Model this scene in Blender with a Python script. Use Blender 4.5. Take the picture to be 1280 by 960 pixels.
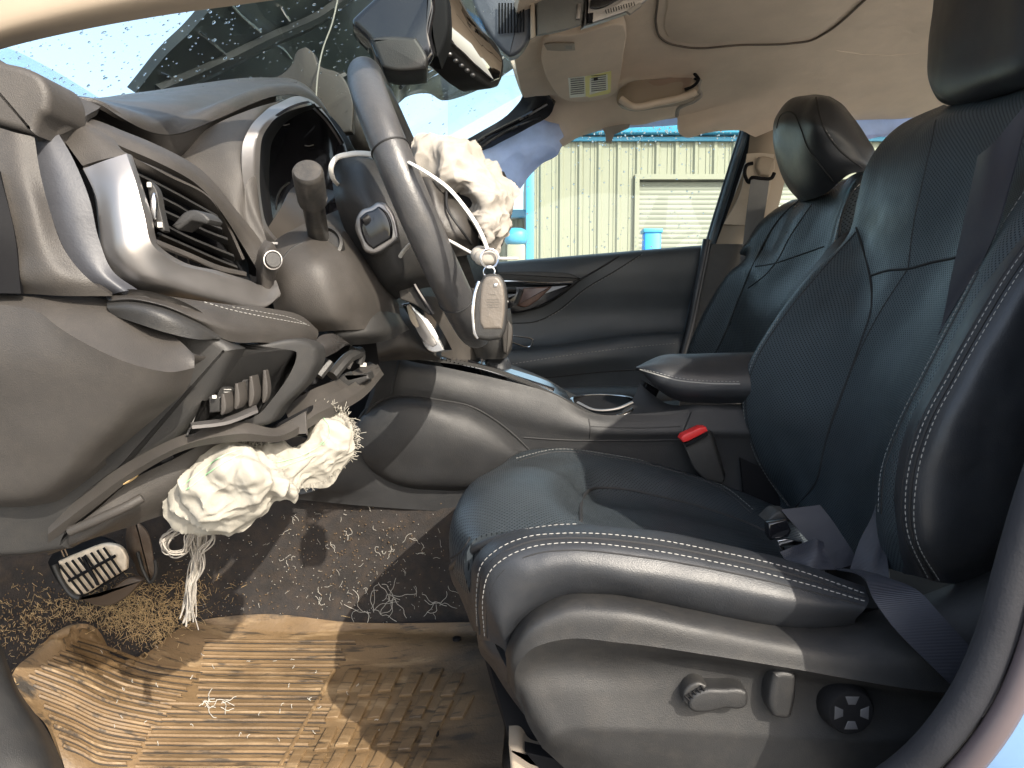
import bpy, bmesh, math, random
import numpy as np
from mathutils import Vector, Matrix, noise
from mathutils.bvhtree import BVHTree

random.seed(7)
rng = np.random.default_rng(7)
scene = bpy.context.scene
COL = scene.collection
for o in list(bpy.data.objects):
    bpy.data.objects.remove(o)

# ------------------------------------------------------------------ camera, world, sun, exposure
ZC = 0.95                      # camera height above the ground
FPX, PITCH = 924.0, math.radians(-5.0)
cam_d = bpy.data.cameras.new('camera'); cam = bpy.data.objects.new('camera', cam_d); COL.objects.link(cam)
cam.location = (0, 0, ZC); cam.rotation_euler = (math.radians(90) + PITCH, 0, 0)
cam_d.sensor_width = 36; cam_d.lens = 36 * FPX / 1280; cam_d.clip_start = 0.02; cam_d.clip_end = 3000
scene.camera = cam

SUN_TO = Vector((0.45, -0.66, 0.57)).normalized()       # towards the sun
world = bpy.data.worlds.new('World'); scene.world = world; world.use_nodes = True
wn = world.node_tree; wn.nodes.clear()
sky = wn.nodes.new('ShaderNodeTexSky'); sky.sky_type = 'NISHITA'; sky.sun_disc = False
sky.sun_elevation = math.asin(SUN_TO.z); sky.sun_rotation = math.atan2(SUN_TO.x, SUN_TO.y)
sky.dust_density = 3.5; sky.air_density = 1.0; sky.ozone_density = 1.0
bg = wn.nodes.new('ShaderNodeBackground'); bg.inputs['Strength'].default_value = 0.15
wo = wn.nodes.new('ShaderNodeOutputWorld')
hz = wn.nodes.new('ShaderNodeMix'); hz.data_type = 'RGBA'; hz.inputs[0].default_value = .16; hz.inputs[7].default_value = (6.2, 6.9, 7.2, 1)   # thin high cloud
wn.links.new(sky.outputs[0], hz.inputs[6]); wn.links.new(hz.outputs[2], bg.inputs[0]); wn.links.new(bg.outputs[0], wo.inputs[0])
sun_d = bpy.data.lights.new('sun', 'SUN'); sun = bpy.data.objects.new('sun', sun_d); COL.objects.link(sun)
sun_d.energy = 2.8; sun_d.angle = math.radians(0.5); sun_d.color = (1.0, 0.92, 0.79)
sun.rotation_euler = SUN_TO.to_track_quat('Z', 'Y').to_euler(); sun.location = (3, -4, 6)
vs = scene.view_settings
vs.view_transform = 'Standard'; vs.look = 'None'; vs.gamma = 1.0; vs.exposure = 1.5; vs.use_curve_mapping = False

# ------------------------------------------------------------------ unprojection helpers (pixel of the 1280x960 photo + distance across the car)
_c5, _s5 = math.cos(PITCH), math.sin(PITCH)
def P(px, py, d):
    a = (px - 640) / FPX; b = -(py - 480) / FPX
    v = np.array([a, _c5 - b * _s5, _s5 + b * _c5])
    t = d / v[1]
    return v * t + np.array([0, 0, ZC])
def Ps(pts, d=None):
    return np.array([P(p[0], p[1], p[2] if len(p) > 2 else d) for p in pts])
def PZ(px, py, z):              # on the horizontal plane z (relative to the camera height)
    v = P(px, py, 1.0) - np.array([0, 0, ZC])
    return v * (z / v[2]) + np.array([0, 0, ZC])
CAM = np.array([0, 0, ZC])
def tuck(rows, k=.042):
    """the dash end leans inwards towards its foot"""
    f = lambda p: (p[0], p[1], p[2] + k * min(max((p[1] - 440) / 190, 0), 1.25) * min(max((330 - p[0]) / 150, 0), 1))
    return [f(r) if not isinstance(r, list) else [f(p) for p in r] for r in rows]
def W(x, y, z): return np.array([x, y, z + ZC])

# ------------------------------------------------------------------ curves
def cr(points, n, closed=False, uniform=True):
    """Catmull-Rom through points, resampled evenly to n points. A doubled point is a corner."""
    p = np.asarray(points, float)
    m = len(p)
    if m == 1: return np.repeat(p, n, 0)
    if m == 2 and not closed:
        t = np.linspace(0, 1, n)[:, None]; return p[0] * (1 - t) + p[1] * t
    out = []
    K = 12
    segs = m if closed else m - 1
    for i in range(segs):
        if closed: a, b, c, d = p[(i - 1) % m], p[i], p[(i + 1) % m], p[(i + 2) % m]
        else: a, b, c, d = p[max(i - 1, 0)], p[i], p[i + 1], p[min(i + 2, m - 1)]
        if np.allclose(b, c): continue
        L = np.linalg.norm(c - b)
        def tan(u, v, w):
            l1 = np.linalg.norm(v - u); l2 = np.linalg.norm(w - v)
            if l1 < 1e-9 or l2 < 1e-9: return np.zeros_like(u) if (l1 < 1e-9 and l2 < 1e-9) else None
            return ((v - u) / l1 * l2 + (w - v) / l2 * l1) / (l1 + l2)
        t1 = tan(a, b, c); t2 = tan(b, c, d)
        if t1 is None: t1 = (c - b) / L * 0.6
        if t2 is None: t2 = (c - b) / L * 0.6
        t1 = t1 * L; t2 = t2 * L
        for k in range(K):
            s = k / K
            h1 = 2*s**3 - 3*s**2 + 1; h2 = s**3 - 2*s**2 + s; h3 = -2*s**3 + 3*s**2; h4 = s**3 - s**2
            out.append(h1 * b + h2 * t1 + h3 * c + h4 * t2)
    out.append(p[0] if closed else p[-1])
    out = np.array(out)
    if n is None: return out[:-1] if closed else out
    seg = np.linalg.norm(np.diff(out, axis=0), axis=1); cum = np.concatenate([[0], np.cumsum(seg)])
    t = np.linspace(0, cum[-1], n + 1 if closed else n)
    if closed: t = t[:-1]
    return np.stack([np.interp(t, cum, out[:, k]) for k in range(out.shape[1])], 1)

# ------------------------------------------------------------------ primitives, each returns (verts, faces)
def join(parts):
    V, F, o = [], [], 0
    for v, f in parts:
        v = np.asarray(v, float); V.append(v); F += [tuple(i + o for i in q) for q in f]; o += len(v)
    return (np.concatenate(V) if V else np.zeros((0, 3))), F
def frames(pts, closed=False):
    n = len(pts)
    T = np.roll(pts, -1, 0) - np.roll(pts, 1, 0)
    if not closed: T[0] = pts[1] - pts[0]; T[-1] = pts[-1] - pts[-2]
    T /= np.maximum(np.linalg.norm(T, axis=1, keepdims=True), 1e-12)
    N = np.zeros_like(pts)
    up = np.array([0, 0, 1.0]) if abs(T[0][2]) < .9 else np.array([1.0, 0, 0])
    u = np.cross(T[0], up); u /= np.linalg.norm(u)
    for i in range(n):
        u = u - T[i] * np.dot(u, T[i]); u /= max(np.linalg.norm(u), 1e-12); N[i] = u
    return T, N, np.cross(T, N)
def tube(pts, r, k=8, closed=False, cap=True, flat=1.0):
    pts = np.asarray(pts, float); n = len(pts)
    r = np.broadcast_to(np.asarray(r, float), (n,))
    T, N, B = frames(pts, closed)
    a = np.linspace(0, 2 * np.pi, k, endpoint=False)
    V = (pts[:, None] + r[:, None, None] * (np.cos(a)[None, :, None] * N[:, None] + flat * np.sin(a)[None, :, None] * B[:, None])).reshape(-1, 3)
    F = []
    for i in range(n if closed else n - 1):
        j = (i + 1) % n
        for q in range(k): F.append((i*k+q, j*k+q, j*k+(q+1) % k, i*k+(q+1) % k))
    if cap and not closed:
        F.append(tuple(range(k))[::-1]); F.append(tuple((n-1)*k+q for q in range(k)))
    return V, F
def box(c, s, R=None, bev=0.0, seg=2):
    bm = bmesh.new(); bmesh.ops.create_cube(bm, size=1)
    bmesh.ops.scale(bm, vec=Vector(s), verts=bm.verts)
    if bev > 0: bmesh.ops.bevel(bm, geom=bm.edges[:], offset=bev, segments=seg, profile=.5, affect='EDGES')
    V = np.array([v.co[:] for v in bm.verts]); F = [tuple(v.index for v in f.verts) for f in bm.faces]; bm.free()
    if R is not None: V = V @ np.asarray(R).T
    return V + np.asarray(c), F
def ellipsoid(c, r, R=None, nu=20, nv=14, p=1.0):
    V, F = [], []
    sg = lambda x: np.sign(x) * abs(x) ** p
    for i in range(nv + 1):
        t = math.pi * i / nv
        for j in range(nu):
            a = 2 * math.pi * j / nu
            V.append((sg(math.sin(t)) * sg(math.cos(a)) * r[0], sg(math.sin(t)) * sg(math.sin(a)) * r[1], sg(math.cos(t)) * r[2]))
    for i in range(nv):
        for j in range(nu): F.append((i*nu+j, (i+1)*nu+j, (i+1)*nu+(j+1) % nu, i*nu+(j+1) % nu))
    V = np.array(V)
    if R is not None: V = V @ np.asarray(R).T
    return V + np.asarray(c), F
def lathe(c, axis, prof, k=28, ref=None):
    """prof: list of (radius, height along axis)."""
    ax = np.asarray(axis, float); ax /= np.linalg.norm(ax)
    up = np.array([0, 0, 1.0]) if abs(ax[2]) < .9 else np.array([1.0, 0, 0])
    u = np.cross(ax, up); u /= np.linalg.norm(u); w = np.cross(ax, u)
    V = []
    for r, h in prof:
        for j in range(k):
            a = 2 * math.pi * j / k
            V.append(np.asarray(c) + ax * h + (u * math.cos(a) + w * math.sin(a)) * max(r, 1e-5))
    F = []
    for i in range(len(prof) - 1):
        for j in range(k): F.append((i*k+j, (i+1)*k+j, (i+1)*k+(j+1) % k, i*k+(j+1) % k))
    F.append(tuple(range(k))[::-1]); F.append(tuple((len(prof)-1)*k+j for j in range(k)))
    return np.array(V), F
def slab(outline, back, bev=0.003, seg=3, hole=None):
    """outline: world points roughly in a plane (front), back: vector to the back face. Rounded front edge, hidden back."""
    q = np.asarray(outline, float); n = len(q); back = np.asarray(back, float)
    c0 = q.mean(0); nn_ = np.linalg.svd(q - c0)[2][2]                      # flatten onto the best plane along the view rays
    den = (q - CAM) @ nn_
    if np.abs(den).min() > .12 * np.linalg.norm(c0 - CAM):
        t_ = ((c0 - CAM) @ nn_) / den
        if t_.min() > .9 and t_.max() < 1.1: q = CAM + (q - CAM) * t_[:, None]
    # polygon normal
    nrm = np.zeros(3)
    for i in range(n): nrm += np.cross(q[i], q[(i+1) % n])
    nrm /= np.linalg.norm(nrm)
    if np.dot(nrm, back) > 0: q = q[::-1]; nrm = -nrm
    e = np.roll(q, -1, 0) - q; e /= np.maximum(np.linalg.norm(e, axis=1, keepdims=True), 1e-9)
    inn = np.cross(nrm, e)                     # inward normal of each edge
    m = inn + np.roll(inn, 1, 0); ml = np.linalg.norm(m, axis=1, keepdims=True); m /= np.maximum(ml, 1e-6)
    c = np.clip(np.sum(m * inn, 1, keepdims=True), .55, 1); m = m / c
    if bev > 0 and n > 16:                                                 # relax the inset so dense rounded corners do not cross
        sp_ = np.median(np.linalg.norm(np.roll(q, -1, 0) - q, axis=1))
        for _ in range(min(40, int((bev / sp_) ** 2 * .6) + 1)): m = (np.roll(m, 1, 0) + 2 * m + np.roll(m, -1, 0)) / 4
    rings = [q + back]
    bd = back / np.linalg.norm(back)
    if bev > 0:
        for s in range(seg + 1):
            a = s / seg * math.pi / 2
            rings.append(q + m * bev * (1 - math.cos(a)) + bd * bev * (1 - math.sin(a)))
    else: rings.append(q)
    V = np.concatenate(rings); F = []
    for r in range(len(rings) - 1):
        for i in range(n): F.append((r*n+i, r*n+(i+1) % n, (r+1)*n+(i+1) % n, (r+1)*n+i))
    F.append(tuple((len(rings)-1)*n+i for i in range(n)))
    F.append(tuple(range(n))[::-1])
    return V, F
def outline(pts, d=None, sm=True, n=None):
    """closed pixel outline -> world points; doubled points are corners."""
    w = Ps(pts, d)
    if not sm: return w
    pp = np.array([p[:2] for p in pts], float); ww = []
    for i in range(len(pp)):
        a = pp[i] - pp[i-1]; b = pp[(i+1) % len(pp)] - pp[i]
        ww.append(w[i])
        la, lb = np.hypot(*a), np.hypot(*b)
        if la > .1 and lb > .1 and np.dot(a, b) / (la * lb) < math.cos(math.radians(46)) and min(la, lb) > 3: ww.append(w[i])
    w = np.array(ww)
    c = cr(w, None, closed=True)
    keep = [0]
    for i in range(1, len(c)):
        if np.linalg.norm(c[i] - c[keep[-1]]) > 0.0012: keep.append(i)
    c = c[keep]
    if len(c) > 140: c = c[np.linspace(0, len(c) - 1, 140).astype(int)]
    return c
def gridface(nu, nv, off=0, closed_u=False):
    F = []
    for i in range(nv - 1):
        for j in range(nu if closed_u else nu - 1):
            F.append((off+i*nu+j, off+i*nu+(j+1) % nu, off+(i+1)*nu+(j+1) % nu, off+(i+1)*nu+j))
    return F
def gridnormals(G):
    du = np.gradient(G, axis=1); dv = np.gradient(G, axis=0)
    N = np.cross(du, dv); N /= np.maximum(np.linalg.norm(N, axis=2, keepdims=True), 1e-12)
    return N
def crp(p, n):
    """Catmull-Rom sampled by control point index (keeps the rows' points opposite each other)"""
    p = np.asarray(p, float); m = len(p)
    if m == 2:
        t = np.linspace(0, 1, n)[:, None]; return p[0] * (1 - t) + p[1] * t
    L = np.linalg.norm(np.diff(p, axis=0), axis=1)
    T = np.zeros_like(p)
    for i in range(1, m - 1):
        a, b = L[i-1], L[i]
        T[i] = ((p[i] - p[i-1]) / a * b + (p[i+1] - p[i]) / b * a) / (a + b) if a > 1e-6 and b > 1e-6 else 0
    T[0] = (p[1] - p[0]) / max(L[0], 1e-6) if L[0] > 1e-6 else 0; T[-1] = (p[-1] - p[-2]) / max(L[-1], 1e-6) if L[-1] > 1e-6 else 0
    u = np.linspace(0, m - 1, n); i = np.minimum(u.astype(int), m - 2); s = (u - i)[:, None]; Li = L[i][:, None]
    h1 = 2*s**3 - 3*s**2 + 1; h2 = s**3 - 2*s**2 + s; h3 = -2*s**3 + 3*s**2; h4 = s**3 - s**2
    T1 = T[i] * Li; T2 = T[i+1] * Li
    z1 = np.linalg.norm(T[i], axis=1) < 1e-9; z2 = np.linalg.norm(T[i+1], axis=1) < 1e-9
    ch = p[i+1] - p[i]; T1[z1] = ch[z1]; T2[z2] = ch[z2]
    return h1 * p[i] + h2 * T1 + h3 * p[i+1] + h4 * T2
def crease(rows, cols=(), rws=()):
    """double some columns / rows of control points: hard folds"""
    out = []
    for i, r in enumerate(rows):
        q = []
        for j, p_ in enumerate(r):
            q.append(p_)
            if j in cols: q.append(p_)
        out.append(q)
        if i in rws: out.append(list(q))
    return out
def surf(rows, nu=40, nv=30, world=False):
    """rows of (px,py,d) control points -> smooth nv x nu grid of world points"""
    m = len(rows[0])
    if all(len(r) == m for r in rows):
        nu = max(1, round((nu - 1) / (m - 1))) * (m - 1) + 1; q = len(rows)
        R = np.array([crp(r if world else Ps(r), nu) for r in rows])
        # drop the zero-length spans of doubled rows / points
        keep = [0] + [i for i in range(1, q) if np.abs(R[i] - R[i-1]).max() > 1e-6]
        nvv = max(1, round((nv - 1) / max(len(keep) - 1, 1)))
        out = []
        full = np.stack([crp(R[:, j], nvv * (q - 1) + 1) for j in range(nu)], 1)
        rk = [0] + [i for i in range(1, len(full)) if np.abs(full[i] - full[i-1]).max() > 1e-7]
        full = full[rk]
        ck = [0] + [j for j in range(1, full.shape[1]) if np.abs(full[:, j] - full[:, j-1]).max() > 1e-7]
        return full[:, ck]
    R = [cr(r if world else Ps(r), nu) for r in rows]
    R = np.array(R)
    return np.stack([cr(R[:, j], nv) for j in range(nu)], 1)
def shell(G, thick=0.004, face_cam=True, disp=None):
    """grid -> closed thick shell; front = grid, back offset away from the camera"""
    N = gridnormals(G)
    if face_cam:
        s = np.sum(N * (G - CAM), 2)
        if s.mean() > 0: N = -N
    if disp is not None: G = G + N * disp[..., None]
    B = G - N * thick
    nv, nu = G.shape[:2]; n = nv * nu
    V = np.concatenate([G.reshape(-1, 3), B.reshape(-1, 3)])
    F = gridface(nu, nv)
    flip = False
    g0 = np.cross(G[0, 1] - G[0, 0], G[1, 0] - G[0, 0])
    mid = (nv // 2, nu // 2)
    g0 = np.cross(G[mid[0], mid[1]+1] - G[mid], G[mid[0]+1, mid[1]] - G[mid])
    if np.dot(g0, N[mid]) < 0: F = [f[::-1] for f in F]; flip = True
    F2 = [tuple(i + n for i in f[::-1]) for f in F]
    rim = [(0, j) for j in range(nu)] + [(i, nu-1) for i in range(1, nv)] + [(nv-1, j) for j in range(nu-2, -1, -1)] + [(i, 0) for i in range(nv-2, 0, -1)]
    ids = [i * nu + j for i, j in rim]; S = []
    for a in range(len(ids)):
        b = (a + 1) % len(ids); S.append((ids[b], ids[a], ids[a] + n, ids[b] + n))
    if flip: S = [s[::-1] for s in S]
    return V, F + F2 + S
def gnoise(G, scale, amp, octaves=3, seed=0.0, mode='n'):
    out = np.zeros(G.shape[:2])
    for i in range(G.shape[0]):
        for j in range(G.shape[1]):
            v = Vector(G[i, j]) * scale + Vector((seed, seed * 1.7, -seed))
            if mode == 'r': x = noise.ridged_multi_fractal(v, 1.0, 2.1, octaves, 0.9, 2.0) - 1.0
            else: x = noise.fractal(v, 1.0, 2.0, octaves)
            out[i, j] = x * amp
    return out

def clothfold(G, sc, amp, seed):
    """crumpled cloth: sharp ridges along bent lines with hollow pans between"""
    out = np.zeros(G.shape[:2]); o = Vector((seed, seed * 2.3, -seed))
    for i in range(G.shape[0]):
        for j in range(G.shape[1]):
            v = Vector(G[i, j]) * sc + o
            w = noise.noise_vector(v * .6) * .8
            a = noise.noise(v + w); b = noise.noise(Vector((v.x * .5, v.y * 1.4, v.z * 1.1)) + w * 1.5 + Vector((7, 3, 1)))
            out[i, j] = amp * ((1 - abs(a) * 2.6) * .6 + (1 - abs(b) * 2.4) * .6 - .4)
    return out
# ------------------------------------------------------------------ objects
ORIG = {}
WV = {}
def emp(name, loc, label=None, cat=None, group=None):
    o = bpy.data.objects.new(name, None); COL.objects.link(o); o.location = loc
    o.empty_display_size = .05
    ORIG[o.name] = np.asarray(loc, float)
    if label: o['label'] = label
    if cat: o['category'] = cat
    if group: o['group'] = group
    return o
def obj(name, vf, mat, parent=None, label=None, cat=None, group=None, kind=None, smooth=True, ang=38, loc=None):
    V, F = vf
    V = np.asarray(V, float)
    if parent is not None: L = ORIG[parent.name]
    elif loc is not None: L = np.asarray(loc, float)
    else: L = V.mean(0)
    me = bpy.data.meshes.new(name)
    me.from_pydata((V - L).tolist(), [], [tuple(int(i) for i in f) for f in F])
    me.validate(); me.update()
    bm = bmesh.new(); bm.from_mesh(me)
    if name not in NO_RECALC: bmesh.ops.recalc_face_normals(bm, faces=bm.faces)
    bm.to_mesh(me); bm.free()
    if smooth:
        me.shade_smooth()
        me.set_sharp_from_angle(angle=math.radians(ang))
    if mat: me.materials.append(mat)
    o = bpy.data.objects.new(name, me); COL.objects.link(o)
    if parent is not None: o.parent = parent
    else: o.location = L
    ORIG[o.name] = L; WV[o.name] = (V, F)
    if label: o['label'] = label
    if cat: o['category'] = cat
    if group: o['group'] = group
    if kind: o['kind'] = kind
    return o
NO_RECALC = set()
def bvh(*objs):
    V, F = join([WV[o.name] for o in objs])
    return BVHTree.FromPolygons([tuple(v) for v in V], [tuple(f) for f in F])
def hit(tree, px, py, lift=0.0, maxd=8.0):
    d = P(px, py, 1.0) - CAM; d /= np.linalg.norm(d)
    loc, nor, idx, dist = tree.ray_cast(Vector(CAM), Vector(d), maxd)
    if loc is None: return None
    nor = np.array(nor)
    if np.dot(nor, d) > 0: nor = -nor
    return np.array(loc) + nor * lift, nor
def trace(tree, px, n=40, lift=0.0, closed=False):
    q = cr(np.asarray(px, float), n, closed=closed); P3, N3 = [], []
    for a, b in q:
        h = hit(tree, a, b, lift)
        if h: P3.append(h[0]); N3.append(h[1])
    return np.array(P3), np.array(N3)
def denoise_line(p):
    q = p.copy()
    for _ in range(2): q[1:-1] = (q[:-2] + 2 * q[1:-1] + q[2:]) / 4
    return q
def seam(tree, px, r=0.0016, n=50, lift=-0.0004, closed=False):
    p, _ = trace(tree, px, n, lift, closed)
    if len(p) < 3: return np.zeros((0, 3)), []
    return tube(denoise_line(p), r, 6, closed)
def stitches(tree, px, step=0.0065, ln=0.0042, r=0.00055, lift=0.0003, n=160):
    p, nn = trace(tree, px, n, lift)
    if len(p) < 3: return np.zeros((0, 3)), []
    p = denoise_line(p)
    seg = np.linalg.norm(np.diff(p, axis=0), axis=1); cum = np.concatenate([[0], np.cumsum(seg)])
    out = []; s = 0
    while s + ln < cum[-1]:
        a = np.array([np.interp(s, cum, p[:, k]) for k in range(3)]); b = np.array([np.interp(s + ln, cum, p[:, k]) for k in range(3)])
        if np.linalg.norm(b - a) > ln * .5: out.append(tube(np.array([a, (a+b)/2, b]), [r*.7, r, r*.7], 5))
        s += step
    return join(out)
def copy_tree(o, parent=None):
    c = o.copy(); COL.objects.link(c); c.parent = parent
    ORIG[c.name] = ORIG[o.name]
    for ch in [x for x in COL.objects if x.parent == o]: copy_tree(ch, c)
    return c

# ------------------------------------------------------------------ materials
def nd(nt, t, **kw):
    n = nt.nodes.new(t)
    for k, v in kw.items():
        if k in n.inputs: n.inputs[k].default_value = v
        else: setattr(n, k, v)
    return n
def mat(name, col, rough=.5, metal=0.0, bump=0.0, bscale=900.0, var=0.12, vscale=14.0, dust=0.0, dustcol=(.32, .27, .21),
        spec=.5, perf=None, coat=0.0, sheen=0.0, fine=None, rvar=.08, trans=0.0, sub=0.0, weave=None, lump=.35):
    m = bpy.data.materials.new(name); m.use_nodes = True; nt = m.node_tree; L = nt.links
    b = nt.nodes['Principled BSDF']
    b.inputs['Metallic'].default_value = metal
    b.inputs['Specular IOR Level'].default_value = spec
    b.inputs['Coat Weight'].default_value = coat
    b.inputs['Sheen Weight'].default_value = sheen
    tc = nd(nt, 'ShaderNodeTexCoord')
    geo = nd(nt, 'ShaderNodeNewGeometry')
    src = geo.outputs['Position']
    nz = nd(nt, 'ShaderNodeTexNoise', Scale=vscale, Detail=5.0, Roughness=.6); L.new(src, nz.inputs['Vector'])
    mr = nd(nt, 'ShaderNodeMapRange'); mr.inputs['To Min'].default_value = 1 - var; mr.inputs['To Max'].default_value = 1 + var
    mr.inputs['From Min'].default_value = .3; mr.inputs['From Max'].default_value = .7
    L.new(nz.outputs[0], mr.inputs['Value'])
    mul = nd(nt, 'ShaderNodeVectorMath', operation='SCALE'); mul.inputs[0].default_value = col[:3]; L.new(mr.outputs[0], mul.inputs['Scale'])
    cur = mul.outputs[0]
    rr = nd(nt, 'ShaderNodeMapRange'); rr.inputs['To Min'].default_value = max(rough - rvar, .02); rr.inputs['To Max'].default_value = min(rough + rvar, 1)
    rr.inputs['From Min'].default_value = .3; rr.inputs['From Max'].default_value = .7
    L.new(nz.outputs[0], rr.inputs['Value']); L.new(rr.outputs[0], b.inputs['Roughness'])
    if dust > 0:
        n2 = nd(nt, 'ShaderNodeTexNoise', Scale=46.0, Detail=8.0, Roughness=.72); L.new(src, n2.inputs['Vector'])
        r2 = nd(nt, 'ShaderNodeMapRange'); r2.inputs['From Min'].default_value = .46; r2.inputs['From Max'].default_value = .74; r2.inputs['To Max'].default_value = dust
        L.new(n2.outputs[0], r2.inputs['Value'])
        mx = nd(nt, 'ShaderNodeMix', data_type='RGBA'); L.new(r2.outputs[0], mx.inputs[0]); L.new(cur, mx.inputs[6]); mx.inputs[7].default_value = (*dustcol, 1)
        cur = mx.outputs[2]
        # specks
        v = nd(nt, 'ShaderNodeTexVoronoi', Scale=170.0); L.new(src, v.inputs['Vector'])
        r3 = nd(nt, 'ShaderNodeMapRange'); r3.inputs['From Min'].default_value = .10; r3.inputs['From Max'].default_value = .05; r3.inputs['To Max'].default_value = min(1, dust * 1.3)
        L.new(v.outputs['Distance'], r3.inputs['Value'])
        cr_ = nd(nt, 'ShaderNodeSeparateColor'); L.new(v.outputs['Color'], cr_.inputs[0])
        gt = nd(nt, 'ShaderNodeMath', operation='GREATER_THAN'); gt.inputs[1].default_value = .82; L.new(cr_.outputs[0], gt.inputs[0])
        mm = nd(nt, 'ShaderNodeMath', operation='MULTIPLY'); L.new(gt.outputs[0], mm.inputs[0]); L.new(r3.outputs[0], mm.inputs[1])
        mx = nd(nt, 'ShaderNodeMix', data_type='RGBA'); L.new(mm.outputs[0], mx.inputs[0]); L.new(cur, mx.inputs[6]); mx.inputs[7].default_value = (*[c * 1.6 for c in dustcol], 1)
        cur = mx.outputs[2]
    norm = None
    if bump > 0:
        v = nd(nt, 'ShaderNodeTexVoronoi', Scale=bscale * .5, feature='SMOOTH_F1'); L.new(src, v.inputs['Vector'])
        n3 = nd(nt, 'ShaderNodeTexNoise', Scale=bscale, Detail=2.0); L.new(src, n3.inputs['Vector'])
        ad = nd(nt, 'ShaderNodeMath', operation='ADD'); L.new(v.outputs['Distance'], ad.inputs[0]); L.new(n3.outputs[0], ad.inputs[1])
        bp = nd(nt, 'ShaderNodeBump', Strength=bump, Distance=.0006); L.new(ad.outputs[0], bp.inputs['Height']); norm = bp.outputs[0]
        # soft broad unevenness
        n4 = nd(nt, 'ShaderNodeTexNoise', Scale=28.0, Detail=3.0); L.new(src, n4.inputs['Vector'])
        bp2 = nd(nt, 'ShaderNodeBump', Strength=lump, Distance=.004); L.new(n4.outputs[0], bp2.inputs['Height']); L.new(norm, bp2.inputs['Normal']); norm = bp2.outputs[0]
    if perf:                      # perforated leather: staggered grid of small holes over two axes
        ax1, ax2, sp = perf
        sx = nd(nt, 'ShaderNodeSeparateXYZ'); L.new(src, sx.inputs[0])
        def rep(sock, off):
            a = nd(nt, 'ShaderNodeMath', operation='MULTIPLY_ADD'); a.inputs[1].default_value = 1 / sp; a.inputs[2].default_value = off; L.new(sock, a.inputs[0])
            f = nd(nt, 'ShaderNodeMath', operation='FRACT'); L.new(a.outputs[0], f.inputs[0])
            s = nd(nt, 'ShaderNodeMath', operation='SUBTRACT'); s.inputs[1].default_value = .5; L.new(f.outputs[0], s.inputs[0])
            q = nd(nt, 'ShaderNodeMath', operation='MULTIPLY'); L.new(s.outputs[0], q.inputs[0]); L.new(s.outputs[0], q.inputs[1]); return q.outputs[0]
        ds = []
        for off in (0, .5):
            a = nd(nt, 'ShaderNodeMath', operation='ADD'); L.new(rep(sx.outputs[ax1], off), a.inputs[0]); L.new(rep(sx.outputs[ax2], off), a.inputs[1]); ds.append(a.outputs[0])
        mn = nd(nt, 'ShaderNodeMath', operation='MINIMUM'); L.new(ds[0], mn.inputs[0]); L.new(ds[1], mn.inputs[1])
        hl = nd(nt, 'ShaderNodeMapRange'); hl.inputs['From Min'].default_value = .016; hl.inputs['From Max'].default_value = .042; L.new(mn.outputs[0], hl.inputs['Value'])
        bp3 = nd(nt, 'ShaderNodeBump', Strength=.8, Distance=.001); L.new(hl.outputs[0], bp3.inputs['Height'])
        if norm: L.new(norm, bp3.inputs['Normal'])
        norm = bp3.outputs[0]
        m2 = nd(nt, 'ShaderNodeMapRange'); m2.inputs['To Min'].default_value = .38; L.new(hl.outputs[0], m2.inputs['Value'])
        sc = nd(nt, 'ShaderNodeVectorMath', operation='SCALE'); L.new(cur, sc.inputs[0]); L.new(m2.outputs[0], sc.inputs['Scale']); cur = sc.outputs[0]
        sp2 = nd(nt, 'ShaderNodeMath', operation='MULTIPLY'); sp2.inputs[1].default_value = spec; L.new(hl.outputs[0], sp2.inputs[0]); L.new(sp2.outputs[0], b.inputs['Specular IOR Level'])
    if weave:
        w = nd(nt, 'ShaderNodeTexWave', Scale=weave[1], wave_type='BANDS', bands_direction=weave[0]); L.new(src, w.inputs['Vector'])
        w.inputs['Distortion'].default_value = .3
        bp4 = nd(nt, 'ShaderNodeBump', Strength=.5, Distance=.0006); L.new(w.outputs[0], bp4.inputs['Height'])
        if norm: L.new(norm, bp4.inputs['Normal'])
        norm = bp4.outputs[0]
    if norm: L.new(norm, b.inputs['Normal'])
    L.new(cur, b.inputs['Base Color'])
    if trans > 0:
        out = nt.nodes['Material Output']
        tl = nd(nt, 'ShaderNodeBsdfTranslucent'); L.new(cur, tl.inputs[0])
        ms = nd(nt, 'ShaderNodeMixShader'); ms.inputs[0].default_value = trans
        L.new(b.outputs[0], ms.inputs[1]); L.new(tl.outputs[0], ms.inputs[2]); L.new(ms.outputs[0], out.inputs[0])
    return m
M = {}
M['dash'] = mat('dash_plastic', (.041, .0370, .0335), .50, bump=.35, bscale=2000, lump=.06, dust=.035, spec=.38)
M['dash_dark'] = mat('dash_dark_plastic', (.024, .0235, .023), .45, bump=.3, bscale=2000, lump=.05, dust=.03, spec=.38)
M['dash_soft'] = mat('dash_soft_skin', (.035, .0318, .0290), .42, bump=.4, bscale=1900, lump=.08, dust=.03, spec=.5)
M['satin'] = mat('satin_silver_trim', (.30, .285, .275), .38, metal=.85, var=.04)
M['chrome'] = mat('chrome_trim', (.62, .62, .63), .16, metal=1.0, var=.05)
M['gloss'] = mat('gloss_black', (.008, .008, .01), .07, var=.1, spec=.6)
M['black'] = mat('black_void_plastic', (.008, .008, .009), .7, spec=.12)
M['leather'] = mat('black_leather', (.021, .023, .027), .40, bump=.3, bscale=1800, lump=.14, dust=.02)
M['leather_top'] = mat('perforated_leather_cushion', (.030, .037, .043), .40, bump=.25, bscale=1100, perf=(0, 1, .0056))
M['leather_back'] = mat('perforated_leather_backrest', (.038, .050, .058), .42, bump=.25, bscale=1100, perf=(1, 2, .0056))
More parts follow.
